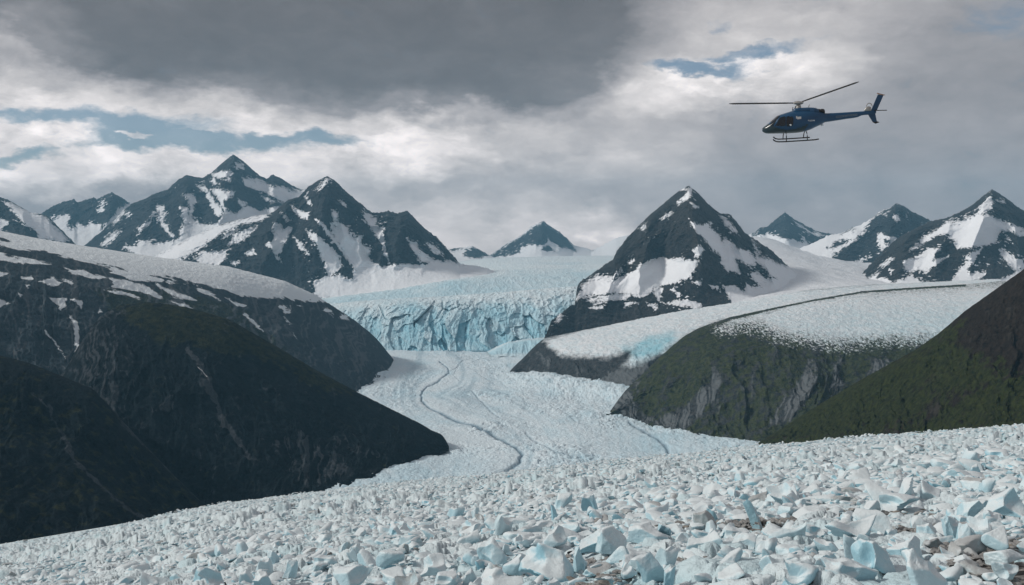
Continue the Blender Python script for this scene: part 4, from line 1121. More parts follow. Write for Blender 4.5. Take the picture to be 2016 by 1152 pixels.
# shape library for everything else
LIB = {}
for ki, k in enumerate(KINDS):
    for s in range(3):
        for lv in (2, 3, 4):
            LIB[(k, s, lv)] = ice_shape(k, 900 + ki * 37 + s * 7, lv)

r = np.random.default_rng(21)
cand = []
# ground positions spread evenly over the slope, thinned by distance
for (y0, y1, dens, smin, smax) in ((22, 60, 1.55, .40, 2.2), (60, 110, 1.0, .55, 2.3), (110, 200, 0.75, .6, 2.1), (200, 330, 0.34, .8, 2.2), (330, 600, 0.06, 1.2, 2.6)):
    area = 0.5 * 1.16 * (y1 ** 2 - y0 ** 2)
    n = int(area * dens)
    y = np.sqrt(r.uniform(y0 ** 2, y1 ** 2, n)); x = r.uniform(-0.58, 0.58, n) * y
    s = smin * (1 - r.uniform(0, 1, n) * (1 - (smin / smax) ** 1.6)) ** (-1 / 1.6)
    cand.append(np.stack([x, y, s], 1))
cand = np.concatenate(cand)
n_main = len(cand)
n = 26000
y = np.sqrt(r.uniform(22 ** 2, 95 ** 2, n)); x = r.uniform(-0.1, 0.58, n) * y
cand = np.concatenate([cand, np.stack([x, y, r.uniform(0.16, 0.5, n)], 1)])
extra_ = np.arange(len(cand)) >= n_main
u, v = rub_uv_of_xy(cand[:, 0], cand[:, 1])
rl, gn = gravel_field(u, v, cand[:, 0], cand[:, 1])
drop = extra_ & (rl * sstep(-0.15, 0.35, gn - 0.14) < r.uniform(0.2, 0.7, len(cand)))
cand, extra_, u, v = cand[~drop], extra_[~drop], u[~drop], v[~drop]
ok = (v > v_sil(u) - 1) & (v < 1320) & (u > -120) & (u < 2140) & (cand[:, 1] < Y_edge(u) * 1.02)
cand, extra_, u, v = cand[ok], extra_[ok], u[ok], v[ok]
# towards the left the pieces are finer
fine = np.interp(u, [0, 700, 1100, 1500], [0.72, 0.85, 1, 1.05])
cand[:, 2] = np.minimum(cand[:, 2] * fine, 60 * cand[:, 1] / F)
keep = np.ones(len(cand), bool)
for (hx, hy, hr, _, _) in occ:
    d = np.hypot(cand[:, 0] - hx, (cand[:, 1] - hy) * 0.8)
    keep &= ~((d < hr * 0.8 + 0.25 * cand[:, 2]))
    # do not hide a big block behind another right in front of it
    keep &= ~((np.abs(cand[:, 0] - hx) < hr + 0.4 * cand[:, 2]) & (cand[:, 1] < hy) & (cand[:, 1] > hy - 3.5 * hr - 1) & (cand[:, 2] > 0.55 * hr))
cand, extra_, u, v = cand[keep], extra_[keep], u[keep], v[keep]
rl, gn = gravel_field(u, v, cand[:, 0], cand[:, 1])
gr = rl * sstep(-0.2, 0.3, gn - 0.16)
stone = (r.uniform(0, 1, len(cand)) < gr * 0.66) & (cand[:, 2] < 0.75)
stone |= extra_ & (r.uniform(0, 1, len(cand)) < 0.72)
keep = ~((gr > 0.4) & ~extra_ & ~stone & (cand[:, 2] < 0.7) & (r.uniform(0, 1, len(cand)) < 0.2))
cand, u, v, stone, gr = cand[keep], u[keep], v[keep], stone[keep], gr[keep]
pxs = cand[:, 2] * F / cand[:, 1]
kinds = r.integers(0, 7, len(cand)); kinds = np.where(stone, r.choice([0, 1, 1, 3], len(cand)), kinds)
kinds = np.where((kinds == 6) & (r.uniform(0, 1, len(cand)) < np.interp(cand[:, 1], [30, 120], [0.55, 0.97])), 4, kinds)
kinds = np.where((kinds == 5) & (cand[:, 1] > 90), 1, kinds)
sub = r.integers(0, 3, len(cand))
yaw = np.where(r.uniform(0, 1, len(cand)) < 0.65, r.normal(0.65, 0.5, len(cand)) + math.pi * r.integers(0, 2, len(cand)), r.uniform(0, 2 * math.pi, len(cand)))
tx, ty = r.normal(0, .22, len(cand)), r.normal(0, .22, len(cand))
tintv = np.clip(r.beta(1.3, 1.9, len(cand)), 0, 1); grimev = np.where(r.uniform(0, 1, len(cand)) < 0.07 + 0.45 * gr, r.uniform(0, 1, len(cand)), 0)
zs = r.uniform(.6, 1.05, len(cand)) * np.interp(cand[:, 1], [40, 120, 300], [1.0, .8, .65])
zpos = surf_z(cand[:, 0], cand[:, 1]) - 0.10 * cand[:, 2] + 2.6 * fbm(cand[:, 0] / 28, cand[:, 1] / 28, 0, 3, 330) * (0.3 + 0.7 * sstep(60, 200, cand[:, 1])) * 0.8 - 0.15
inframe = (u > -5) & (u < 2020) & (v < 1165)
order = np.argsort(-np.where(inframe & ~stone, pxs, 0))
n_obj = 300 - len(HERO)
single = np.zeros(len(cand), bool); single[order[:n_obj]] = True

SHAPE_WORD = {'slab': 'flat slab', 'boulder': 'rounded lump', 'wedge': 'wedge', 'block': 'angular block', 'dome': 'low hump', 'horn': 'horn-tipped piece', 'shard': 'upright shard'}
HN = [' '.join(h[3].split(',')[0].split(' with ')[0].split(' that ')[0].split(' lying ')[0].split(' behind ')[0].split(' beside ')[0].split(' below ')[0].split(' at ')[0].split(' in ')[0].split(' standing ')[0].split(' against ')[0].split(' under ')[0].split(' uphill ')[0].split(' over ')[0].split(' rising ')[0].split(' casting ')[0].split(' resting ')[0].split(' leaning ')[0].split(' split ')[0].split(' wedged ')[0].split(' next ')[0].split(' alone ')[0].split()[:7]) for h in occ]
hx = np.array([h[0] for h in occ]); hy = np.array([h[1] for h in occ])
lib_mesh = {}
used_labels = {}
for i in np.nonzero(single)[0]:
    k = KINDS[kinds[i]]
    tb = int(tintv[i] * 2.99)
    gb = 1 if grimev[i] > 0.4 else 0
    key = (k, int(sub[i]), tb, gb)
    if key not in lib_mesh:
        sv, sf = LIB[(k, int(sub[i]), 4)]
        me = new_mesh('ice_block', sv, sf.ravel(), 3)
        me.set_sharp_from_angle(angle=math.radians(38))
        mesh_attr(me, 'tint', 0.12 + 0.3 * tb); mesh_attr(me, 'grime', 0.8 * gb)
        me.materials.append(m_ice)
        lib_mesh[key] = me
    x_, y_, s_ = cand[i]
    d = np.hypot(hx - x_, hy - y_); j = int(np.argmin(d))
    dy = y_ - hy[j]; dx = x_ - hx[j]
    if dy > abs(dx) * 0.9: rel_ = 'uphill of'
    elif dy < -abs(dx) * 0.9: rel_ = 'downhill of'
    else: rel_ = 'beside'
    if d[j] > 9: rel_ = 'a few metres ' + (rel_ if rel_ != 'beside' else 'along from')
    szw = 'small' if pxs[i] < 26 else ('fist-shaped' if False else 'medium') if pxs[i] < 38 else 'big'
    colw = ['white', 'pale blue-white', 'blue'][tb]
    if gb: colw = 'dirt-streaked ' + colw
    lab = f"{szw} {colw} {SHAPE_WORD[k]} {rel_} the {HN[j]}"
    lab = ' '.join(lab.replace('-', ' ').split()[:16])
    hzz = s_ * zs[i]
    o = add_block(None, None, (x_, y_, zpos[i]), s_, hzz, (tx[i], ty[i], yaw[i]), 0, 0, lab, 'ice blocks of the rubble slope', mesh=lib_mesh[key])


def merged(name, idx, mat, label):
    vs, fs, ts_, gs_, base = [], [], [], [], 0
    for i in idx:
        px_ = pxs[i]
        lv = 4 if px_ > 45 else 3 if px_ > 11 else 2
        sv, sf = LIB[(KINDS[kinds[i]], int(sub[i]), lv)]
        R = np.array(Euler((tx[i], ty[i], yaw[i])).to_matrix())
        s_ = cand[i, 2]
        w_ = (sv * (s_, s_, s_ * zs[i] * (0.6 if mat is m_stone else 1.0))) @ R.T + (cand[i, 0], cand[i, 1], zpos[i])
        vs.append(w_.astype(np.float32)); fs.append(sf + base); base += len(sv)
        ts_.append(np.full(len(sv), tintv[i], np.float32)); gs_.append(np.full(len(sv), grimev[i], np.float32))
    me = new_mesh(name, np.concatenate(vs), np.concatenate(fs).ravel(), 3)
    me.set_sharp_from_angle(angle=math.radians(40))
    mesh_attr(me, 'tint', np.concatenate(ts_)); mesh_attr(me, 'grime', np.concatenate(gs_))
    me.materials.append(mat)
    o = bpy.data.objects.new(name, me); col.objects.link(o)
    o['kind'] = 'stuff'; o['label'] = label
    return o


rest = np.nonzero(~single)[0]
merged('ice_rubble', [i for i in rest if not stone[i]], m_ice, 'fine white ice rubble covering the slope between and above the larger blocks')
st_idx = [i for i in rest if stone[i]]
if st_idx:
    merged('gravel', st_idx, m_stone, 'grey and brown moraine stones lying between the ice blocks')

# ------------------------------------------------------------------ helicopter
HY = 85.0
HS = F / HY                    # photograph pixels per metre there
hroot = bpy.data.objects.new('helicopter', None)
col.objects.link(hroot)
hroot['label'] = 'dark blue helicopter with landing skids flying in front of the grey clouds'
hroot['category'] = 'helicopter'
hc = P(1570, 250, HY)
hroot.location = hc.tolist()
hroot.rotation_euler = (math.radians(8.5), 0, math.radians(-7))


def hx_(u): return (u - 1570) / HS
def hz_(v): return (250 - v) / HS


m_blue = plain('navy_paint', (0.006, 0.050, 0.115), 0.34, 0.0, 0.5)
m_blue_l = plain('blue_paint_panel', (0.018, 0.08, 0.17), 0.3, 0.0, 0.5)
m_green = plain('dark_teal_paint', (0.012, 0.030, 0.040), 0.28, 0.0, 0.5)
m_black = plain('black_rubbered_metal', (0.012, 0.013, 0.015), 0.5)
m_metal = plain('grey_metal', (0.30, 0.30, 0.29), 0.4, 0.6)
m_dull = plain('dull_lettering', (0.20, 0.24, 0.28), 0.5)
m_white = plain('white_lettering', (0.75, 0.78, 0.80), 0.5)
m_pale = plain('pale_plate', (0.42, 0.42, 0.42), 0.6)
m_orange = plain('faded_orange_cap', (0.30, 0.17, 0.10), 0.5)
m_glass = plain('dark_tinted_glass', (0.006, 0.012, 0.018), 0.12, 0.0, 0.5)


def link(name, me, mat, parent, smooth=True, angle=35):
    me.materials.append(mat)
    me.polygons.foreach_set('use_smooth', np.full(len(me.polygons), smooth, bool))
    if smooth:
        me.set_sharp_from_angle(angle=math.radians(angle))
    o = bpy.data.objects.new(name, me); col.objects.link(o); o.parent = parent
    return o


def section_loft(name, secs, mat, parent, n=28, power=2.5):
    """secs: (x, z_low, z_high, half width, [power])"""
    vs, fs = [], []
    for s in secs:
        x, zl, zh, w = s[:4]; pw = s[4] if len(s) > 4 else power
        for k in range(n):
            a = 2 * math.pi * k / n
            ca, sa = math.cos(a), math.sin(a)
            r_ = (abs(ca) ** pw + abs(sa) ** pw) ** (-1 / pw)
            vs.append((x, w * ca * r_, (zl + zh) / 2 + (zh - zl) / 2 * sa * r_))
    m_ = len(secs)
    for i in range(m_ - 1):
        for k in range(n):
            fs.append((i * n + k, i * n + (k + 1) % n, (i + 1) * n + (k + 1) % n, (i + 1) * n + k))
    fs.append(tuple(range(n))[::-1]); fs.append(tuple(range((m_ - 1) * n, m_ * n)))
    me = bpy.data.meshes.new(name); me.from_pydata(vs, [], fs); me.update()
    bm = bmesh.new(); bm.from_mesh(me); bmesh.ops.recalc_face_normals(bm, faces=bm.faces); bm.to_mesh(me); bm.free()
    return link(name, me, mat, parent)


def interp_secs(keys, n):
    keys = np.array(keys, float)
    xs = np.linspace(keys[0, 0], keys[-1, 0], n)
    T_ = keys[:, 0]
    out = pchip(T_, keys[:, None, 1:4], xs)[:, 0]
    return [(x, *o) for x, o in zip(xs, out)]


def tube(name, pts, rad, mat, parent, n=10):
    pts = [Vector(p) for p in pts]
    vs, fs = [], []
    rads = rad if isinstance(rad, (list, tuple)) else [rad] * len(pts)
    for i, p in enumerate(pts):
        t = (pts[min(i + 1, len(pts) - 1)] - pts[max(i - 1, 0)]).normalized()
        a = t.cross(Vector((0, 0, 1))) if abs(t.z) < 0.9 else t.cross(Vector((0, 1, 0)))
        a.normalize(); b2 = t.cross(a)
        for k in range(n):
            q = 2 * math.pi * k / n
            vs.append(p + rads[i] * (a * math.cos(q) + b2 * math.sin(q)))
    for i in range(len(pts) - 1):
        for k in range(n):
            fs.append((i * n + k, i * n + (k + 1) % n, (i + 1) * n + (k + 1) % n, (i + 1) * n + k))
    fs.append(tuple(range(n))[::-1]); fs.append(tuple(range((len(pts) - 1) * n, len(pts) * n)))
    me = bpy.data.meshes.new(name); me.from_pydata([v[:] for v in vs], [], fs); me.update()
    return link(name, me, mat, parent)


def plate(name, outline, thick, mat, parent, axis='y', off=0.0, taper=1.0):
    """outline in (x, z) [axis y] or (x, y) [axis z]; bevelled slab"""
    bm = bmesh.new()
    if axis == 'y':
        vs = [bm.verts.new((x, off - thick / 2, z)) for x, z in outline]
    else:
        vs = [bm.verts.new((x, y, off - thick / 2)) for x, y in outline]
    f = bm.faces.new(vs)
    e = bmesh.ops.extrude_face_region(bm, geom=[f])
    d = Vector((0, thick, 0)) if axis == 'y' else Vector((0, 0, thick))
    bmesh.ops.translate(bm, verts=[g for g in e['geom'] if isinstance(g, bmesh.types.BMVert)], vec=d)
    bmesh.ops.recalc_face_normals(bm, faces=bm.faces)
    bmesh.ops.bevel(bm, geom=list(bm.edges), offset=min(thick * 0.3, 0.03), segments=2, affect='EDGES')
    me = bpy.data.meshes.new(name); bm.to_mesh(me); bm.free()
    return link(name, me, mat, parent, True, 40)


# fuselage profile: (u, v bottom, v top, half width m)
body_keys = [(hx_(a), hz_(b), hz_(c), w) for a, b, c, w in
             [(1502.5, 257, 252, .10), (1505, 259.5, 249.5, .30), (1510, 261.5, 246, .48), (1516, 262, 241, .62), (1524, 262, 234, .76), (1532, 262, 227.5, .85), (1545, 262, 223, .90),
              (1562, 261.6, 218.5, .92), (1578, 260, 217.5, .92), (1592, 256.5, 218, .86), (1605, 250.5, 220, .72), (1615, 246, 222, .52), (1622, 242, 224.2, .36), (1630, 240.6, 224.6, .27)]]
secs = interp_secs(body_keys, 44)
fus = section_loft('fuselage', secs, m_blue, hroot, 40, 2.7)
boom_keys = [(hx_(a), hz_(b), hz_(c), w) for a, b, c, w in
             [(1621, 242, 224.4, .34), (1640, 239.5, 224, .25), (1660, 236.5, 223.2, .20), (1687, 232.2, 222, .15), (1689, 230.4, 221.9, .145), (1705, 228.6, 221, .12), (1718, 226.5, 219.5, .10)]]
section_loft('tail_boom', interp_secs(boom_keys, 30), m_blue, hroot, 24, 2.4)
# nose and belly in dark teal: a shell hugging the lower front
def shell(name, keep, mat, grow, parent, n=60, m=90):
    """a skin 1-2 cm proud of the fuselage where keep(x, z, y) holds"""
    S2 = interp_secs(body_keys, m)
    vs, idx, fs = [], {}, []
    def pt(i, k):
        x, zl, zh, w = S2[i]
        a = 2 * math.pi * k / n; ca, sa = math.cos(a), math.sin(a); pw = 2.7
        r_ = (abs(ca) ** pw + abs(sa) ** pw) ** (-1 / pw)
        return (x, (w + grow) * ca * r_, (zl + zh) / 2 + ((zh - zl) / 2 + grow) * sa * r_)
    for i in range(m - 1):
        for k in range(n):
            q = [(i, k), (i, (k + 1) % n), (i + 1, (k + 1) % n), (i + 1, k)]
            c = np.mean([pt(*p_) for p_ in q], axis=0)
            if keep(c[0], c[2], c[1]):
                for p_ in q:
                    if p_ not in idx:
                        idx[p_] = len(vs); vs.append(pt(*p_))
                fs.append([idx[p_] for p_ in q])
    me = bpy.data.meshes.new(name); me.from_pydata(vs, [], fs); me.update()
    bm = bmesh.new(); bm.from_mesh(me); bmesh.ops.recalc_face_normals(bm, faces=bm.faces)
    bm.to_mesh(me); bm.free()
    return link(name, me, mat, parent, True, 60)


def inpoly(poly):
    pp = [(hx_(a), hz_(b)) for a, b in poly]
    def t(x, z):
        ins = False
        for (x1, z1), (x2, z2) in zip(pp, pp[1:] + pp[:1]):
            if (z1 > z) != (z2 > z) and x < (x2 - x1) * (z - z1) / (z2 - z1) + x1:
                ins = not ins
        return ins
    return t


nose_p = inpoly([(1490, 270), (1490, 240), (1512, 243), (1522, 247), (1530, 252), (1548, 256), (1570, 252), (1588, 244), (1580, 258), (1570, 266)])
shell('nose_panel', lambda x, z, y: nose_p(x, z), m_green, 0.012, hroot)
wind_p = inpoly([(1514.5, 245.5), (1520, 247), (1527, 236), (1533.5, 228.2), (1531, 226), (1521, 234.5)])
ws = shell('windscreen', lambda x, z, y: wind_p(x, z), m_glass, 0.020, hroot)
win1 = inpoly([(1524, 247), (1530, 236), (1535, 230), (1543.5, 229.5), (1543.5, 247.5)])
win2 = inpoly([(1545.5, 247.5), (1545.5, 229.3), (1557.5, 229), (1558.5, 243), (1556, 247.5)])
for sgn in (-1, 1):
    for w_p in (win1, win2):
        shell('door_window', lambda x, z, y, s=sgn, t=w_p: y * s > 0 and t(x, z), m_glass, 0.018, hroot)
    rect = inpoly([(1563.5, 229.5), (1573, 229.5), (1573.2, 234), (1563.5, 234.4)])
    shell('rear_window', lambda x, z, y, s=sgn, t=rect: y * s > 0 and t(x, z), m_pale, 0.02, hroot, 90, 170)
    hnd = inpoly([(1551, 244.5), (1554.5, 244.5), (1555.5, 247.2), (1552.5, 247)])
    shell('door_handle', lambda x, z, y, s=sgn, t=hnd: y * s > 0 and t(x, z), m_white, 0.025, hroot, 90, 170)
# engine cowling, exhaust
cow_keys = [(hx_(a), hz_(b), hz_(c), w) for a, b, c, w in [(1560, 221, 216.5, .30), (1563, 222, 214, .42), (1570, 223, 213, .50), (1590, 223, 212.4, .52), (1602, 224, 213.2, .50), (1609, 226, 216.5, .40)]]
cow = section_loft('engine_cowling', interp_secs(cow_keys, 22), m_blue, hroot, 28, 3.2)
shell_p = [(hx_(1592), -.535), (hx_(1599.5), -.535)]
plate('cowling_panel', [(hx_(1591.5), hz_(223)), (hx_(1591.5), hz_(214.5)), (hx_(1599), hz_(214.5)), (hx_(1599.5), hz_(223))], 0.03, m_blue_l, cow, off=-0.53)
for uu_ in (1610, 1617):
    section_loft('exhaust', [(hx_(uu_ - 4.2), hz_(224.5), hz_(217), .20), (hx_(uu_ - 3.2), hz_(225), hz_(215.8), .30), (hx_(uu_), hz_(225), hz_(215.4), .33), (hx_(uu_ + 3), hz_(225), hz_(216.4), .30), (hx_(uu_ + 4.2), hz_(224.5), hz_(219), .18)], m_black, hroot, 20, 2.2)
# fins, stabiliser, tail rotor guard
plate('upper_fin', [(hx_(1708), hz_(222.5)), (hx_(1720.5), hz_(190)), (hx_(1731), hz_(192)), (hx_(1719), hz_(222))], 0.12, m_blue, hroot)
plate('fin_cap', [(hx_(1718.6), hz_(186.8)), (hx_(1719.5), hz_(189.2)), (hx_(1733), hz_(192.4)), (hx_(1734.5), hz_(191.2)), (hx_(1728), hz_(189.5))], 0.2, m_orange, hroot)
plate('lower_fin', [(hx_(1702.5), hz_(227)), (hx_(1712), hz_(242)), (hx_(1718.5), hz_(247)), (hx_(1721), hz_(244)), (hx_(1718.5), hz_(234)), (hx_(1716), hz_(223))], 0.11, m_blue, hroot)
plate('tail_skid', [(hx_(1711), hz_(242.4)), (hx_(1718), hz_(246.2)), (hx_(1726), hz_(243.4)), (hx_(1720), hz_(241.4))], 0.14, m_black, hroot)
plate('stabilizer', [(hx_(1714), -1.0), (hx_(1714), 1.0), (hx_(1734), 0.8), (hx_(1734.5), -0.8)], 0.07, m_black, hroot, axis='z', off=hz_(220.6))
section_loft('tail_gearbox', [(hx_(1696), hz_(222), hz_(219), .06), (hx_(1699), hz_(222), hz_(214), .12), (hx_(1704), hz_(222), hz_(212), .13), (hx_(1708.5), hz_(222), hz_(214), .09)], m_metal, hroot, 16)
tr = tube('tail_rotor', [(hx_(1699 + 5 + 5.2 * math.cos(a)), -0.22, hz_(213 - 6.5 * math.sin(a))) for a in np.linspace(math.pi, 0, 14)], 0.035, m_metal, hroot, 8)
# skids
for (sgn, ub, va) in ((-1, [(1520.6, 271.6), (1522.5, 273.8), (1526, 275.6), (1531, 276.6), (1545, 276.4), (1570, 275.2), (1600, 273.6), (1607.5, 272.2)], 0), (1, [(1527, 267.8), (1529, 270), (1532, 271.6), (1537, 272.6), (1550, 272.4), (1570, 271.4), (1590, 270.4), (1598, 270)], 0)):
    sk = tube('skid', [(hx_(a), sgn * 1.0, hz_(b) - (0.06 if sgn > 0 else 0.06)) for a, b in ub], 0.055, m_black, hroot, 10)
    for us in (1546, 1585.7):
        vb = np.interp(us, [p_[0] for p_ in ub], [p_[1] for p_ in ub])
        tube('skid_strut', [(hx_(us), sgn * 0.35, hz_(259)), (hx_(us), sgn * 0.72, hz_(262)), (hx_(us), sgn * 0.92, hz_(267)), (hx_(us), sgn * 1.0, hz_(vb) - 0.06)], 0.04, m_black, hroot, 8)
# rotor
rot = section_loft('rotor_hub', [(-.42, -.05, .05, .10), (-.3, -.12, .13, .30), (0, -.15, .17, .42), (.3, -.12, .13, .30), (.42, -.05, .05, .10)], m_metal, hroot, 20, 2.0)
rot.location = (hx_(1570.5), 0, hz_(203.5))
tube('rotor_mast', [(hx_(1571), 0, hz_(214)), (hx_(1571), 0, hz_(209)), (hx_(1570.5), 0, hz_(202))], [.24, .20, .12], m_metal, hroot, 16)


def blade(direction, length):
    """one rotor blade lying along `direction` from the hub"""
    d = Vector(direction).normalized()
    side = d.cross(Vector((0, 0, 1))).normalized()
    up = side.cross(d)
    bm = bmesh.new()
    rows = []
    for t, ch, th in ((.06, .10, .10), (.12, .13, .10), (.16, .30, .12), (.5, .31, .13), (.94, .31, .13), (1.0, .18, .05)):
        sag = 0
        ring = []
        for a, b2 in ((-.5, 0), (-.2, .5), (.25, .4), (.5, 0), (.25, -.4), (-.2, -.5)):
            ring.append(bm.verts.new(d * (t * length) + side * (a * ch) + up * (b2 * th)))
        rows.append(ring)
    for r0, r1 in zip(rows, rows[1:]):
        for k in range(6):
            bm.faces.new((r0[k], r0[(k + 1) % 6], r1[(k + 1) % 6], r1[k]))
    bm.faces.new(rows[0][::-1]); bm.faces.new(rows[-1])
    bmesh.ops.recalc_face_normals(bm, faces=bm.faces)
    me = bpy.data.meshes.new('rotor_blade'); bm.to_mesh(me); bm.free()
    o = link('rotor_blade', me, m_black, rot)
    return o


blade((-1.0, .22, .01), 5.8)
blade((.95, .25, .31), 5.65)
blade((.05, .95, -.26), 5.8)
# small things: antenna, cable cutter, belly lamp, steps
tube('antenna', [(hx_(1559.5), 0, hz_(217)), (hx_(1560.5), 0, hz_(211))], .025, m_black, hroot, 8)
tube('antenna', [(hx_(1590), 0, hz_(213)), (hx_(1591.5), 0, hz_(208)), (hx_(1593, ), 0, hz_(207.4))], .03, m_metal, hroot, 8)
section_loft('belly_lamp', [(hx_(1614.5), hz_(249), hz_(246.4), .06), (hx_(1617), hz_(249.4), hz_(245.6), .10), (hx_(1619.5), hz_(248.6), hz_(246), .06)], m_white, hroot, 12)


def text(name, s, u, v, h, rot_z, y, parent):
    cu = bpy.data.curves.new(name, 'FONT'); cu.body = s; cu.size = h; cu.extrude = 0.004; cu.align_x = 'LEFT'
    ob = bpy.data.objects.new(name, cu); col.objects.link(ob)
    bpy.context.view_layer.update()
    me = bpy.data.meshes.new_from_object(ob.evaluated_get(bpy.context.evaluated_depsgraph_get()))
    bpy.data.objects.remove(ob)
    me.materials.clear(); me.materials.append(m_white)
    o = bpy.data.objects.new(name, me); col.objects.link(o); o.parent = parent
    o.location = (hx_(u), y, hz_(v)); o.rotation_euler = (math.radians(90), math.radians(-rot_z), 0)
    return o


text('lettering', 'F.UOW', 1586.5, 239.2, 0.17, 0, -0.915, hroot)
tl = text('lettering', 'COCKWFVIDEO', 1642, 233.8, 0.24, 5.5, -0.275, hroot)
tl.data.materials.clear(); tl.data.materials.append(m_dull)
tl.rotation_euler = (math.radians(90), math.radians(-5.5), math.radians(1.6))

# ------------------------------------------------------------------ sky, sun, air
SUN_EL, SUN_AZ = 34.0, -94.0      # degrees; azimuth from +Y towards +X
az, el = math.radians(SUN_AZ), math.radians(SUN_EL)
to_sun = Vector((math.sin(az) * math.cos(el), math.cos(az) * math.cos(el), math.sin(el)))
sd_ = bpy.data.lights.new('sun', 'SUN'); sd_.energy = 3.0; sd_.angle = math.radians(7.0); sd_.color = (1.0, 0.95, 0.88)
so = bpy.data.objects.new('sun', sd_); col.objects.link(so)
so.rotation_euler = (-to_sun).to_track_quat('-Z', 'Y').to_euler()
so.location = (-300, 100, ZC + 300)

world = bpy.data.worlds.new('World'); scene.world = world; world.use_nodes = True
wt = world.node_tree; wt.nodes.clear()
N = NT(wt)
out = wt.nodes.new('ShaderNodeOutputWorld')
sky = wt.nodes.new('ShaderNodeTexSky'); sky.sky_type = 'NISHITA'; sky.sun_disc = False
sky.sun_elevation = el; sky.sun_rotation = az; sky.altitude = 400; sky.dust_density = 1.2; sky.air_density = 1.0; sky.ozone_density = 2.0
bg_blue = wt.nodes.new('ShaderNodeBackground'); bg_blue.inputs['Strength'].default_value = 0.085
wt.links.new(sky.outputs[0], bg_blue.inputs['Color'])
dirv = wt.nodes.new('ShaderNodeTexCoord').outputs['Generated']
sx = N.sxyz(dirv)
AZ = N.math('MULTIPLY', N.math('ARCTAN2', sx[0], sx[1]), F / 100)
EL = N.math('MULTIPLY', N.math('ARCSINE', sx[2]), F / 100)
ae = N.cxyz(AZ, EL, 0.0)
# clouds flatten towards the horizon
st_v = N.vmath('MULTIPLY', ae, (0.62, 1.25, 1.0))
wn = N.noise(st_v, 0.55, 6, 0.58, color=True)
wn2 = N.noise(N.vmath('ADD', st_v, (31.0, 7.0, 3.0)), 2.3, 6, 0.62, color=True)
warp = N.vmath('ADD', N.vmath('MULTIPLY', N.vmath('SUBTRACT', wn, (0.5, 0.5, 0.5)), (2.6, 1.5, 0)), N.vmath('MULTIPLY', N.vmath('SUBTRACT', wn2, (0.5, 0.5, 0.5)), (0.9, 0.6, 0)))
wp = N.vmath('ADD', ae, warp)


def sky_xy(u, v):
    return (F * math.atan((u - UC) / F) / 100, F * math.atan((VH - v) / math.hypot(F, u - UC)) / 100)


def blob(u, v, ru, rv, wgt=1.0, soft=0.35, vec=None):
    cx, cy = sky_xy(u, v)
    ix, iy = 100 / ru, 100 / rv
    q = N.vmath('MULTIPLY_ADD', vec or wp, (ix, iy, 0.0), (-cx * ix, -cy * iy, 0.0))
    return N.mr(N.vmath('LENGTH', q), 1.0 + soft, max(0.0, 1.0 - soft), 0.0, wgt)


def blobs(lst, mx=False):
    acc = None
    for b in lst:
        k = blob(*b)
        acc = k if acc is None else N.math('MAXIMUM' if mx else 'ADD', acc, k)
    return acc


d1 = N.noise(N.vmath('ADD', st_v, N.vmath('MULTIPLY', warp, (0.3, 0.5, 0))), 0.9, 9, 0.63)
d3 = N.noise(N.vmath('ADD', st_v, N.vmath('MULTIPLY', warp, (0.35, 0.5, 0))), 2.4, 7, 0.62)
d2 = N.noise(N.vmath('ADD', st_v, (5.0, 11.0, 0.0)), 0.28, 5, 0.5)
# base grey deck
base = N.math('ADD', 0.50, N.math('MULTIPLY', N.math('SUBTRACT', d2, 0.5), 0.30))
base = N.math('ADD', base, N.math('MULTIPLY', N.math('SUBTRACT', d1, 0.5), 0.34))
base = N.math('ADD', base, N.math('MULTIPLY', N.math('SUBTRACT', d3, 0.5), 0.16))
wm = N.math('MINIMUM', blobs([(60, 85, 90, 55, .55, .6), (330, 215, 420, 60, .75, .6), (620, 255, 300, 60, .7, .7), (110, 320, 300, 45, .95, .6), (520, 318, 330, 42, .8, .7), (80, 262, 120, 32, .8, .4),
                              (1010, 450, 230, 48, .6, .8), (1180, 470, 120, 34, .4, .8), (1330, 165, 230, 45, .62, .7), (1500, 130, 140, 35, .4, .7), (880, 300, 300, 70, .35, .9), (1230, 330, 120, 60, .22, .9), (760, 380, 120, 60, .25, .9), (1500, 60, 260, 60, .2, .9)]), 1.0)
wm = N.math('MULTIPLY', wm, N.mr(d1, 0.28, 0.62, 0.45, 1.15))
d4 = N.math('ABSOLUTE', N.math('SUBTRACT', N.noise(N.vmath('ADD', st_v, N.vmath('MULTIPLY', warp, (0.25, 0.4, 0))), 1.15, 5, 0.55), 0.5))
bil = N.mr(d4, 0.0, 0.16, -0.5, 0.5)
base = N.math('ADD', base, N.math('MULTIPLY', wm, N.math('ADD', 0.74, N.math('MULTIPLY', bil, 0.30))))
base = N.math('ADD', base, N.math('MULTIPLY', bil, 0.03))
gm = blobs([(170, 395, 260, 45, .5, .7), (30, 130, 70, 28, .5, .6), (1750, 330, 420, 170, .06, .9), (700, 345, 160, 35, .15, .8), (950, 350, 260, 60, .2, .9), (1250, 265, 160, 45, .15, .9)])
base = N.math('SUBTRACT', base, N.math('MULTIPLY', gm, 0.20))
dm = N.math('MINIMUM', blobs([(240, -20, 420, 110, .9, .5), (520, 60, 420, 140, 1.0, .5), (820, 100, 330, 128, 1.0, .55), (1010, 40, 250, 120, .9, .85), (560, -120, 760, 150, .9, .6), (1060, 150, 100, 60, .5, .7)]), 1.0)
rm = N.math('MINIMUM', blobs([(2000, 20, 260, 150, .75, .7), (1920, 130, 220, 150, .25, .9), (2150, 200, 260, 300, .4, .8)]), 1.0)
dmn = N.math('MULTIPLY', dm, N.mr(d1, 0.2, 0.6, 0.82, 1.05))
val = N.math('MULTIPLY', base, N.math('SUBTRACT', 1.0, N.math('MULTIPLY', dmn, 0.665)))
val = N.math('MULTIPLY', val, N.math('SUBTRACT', 1.0, N.math('MULTIPLY', rm, 0.32)))
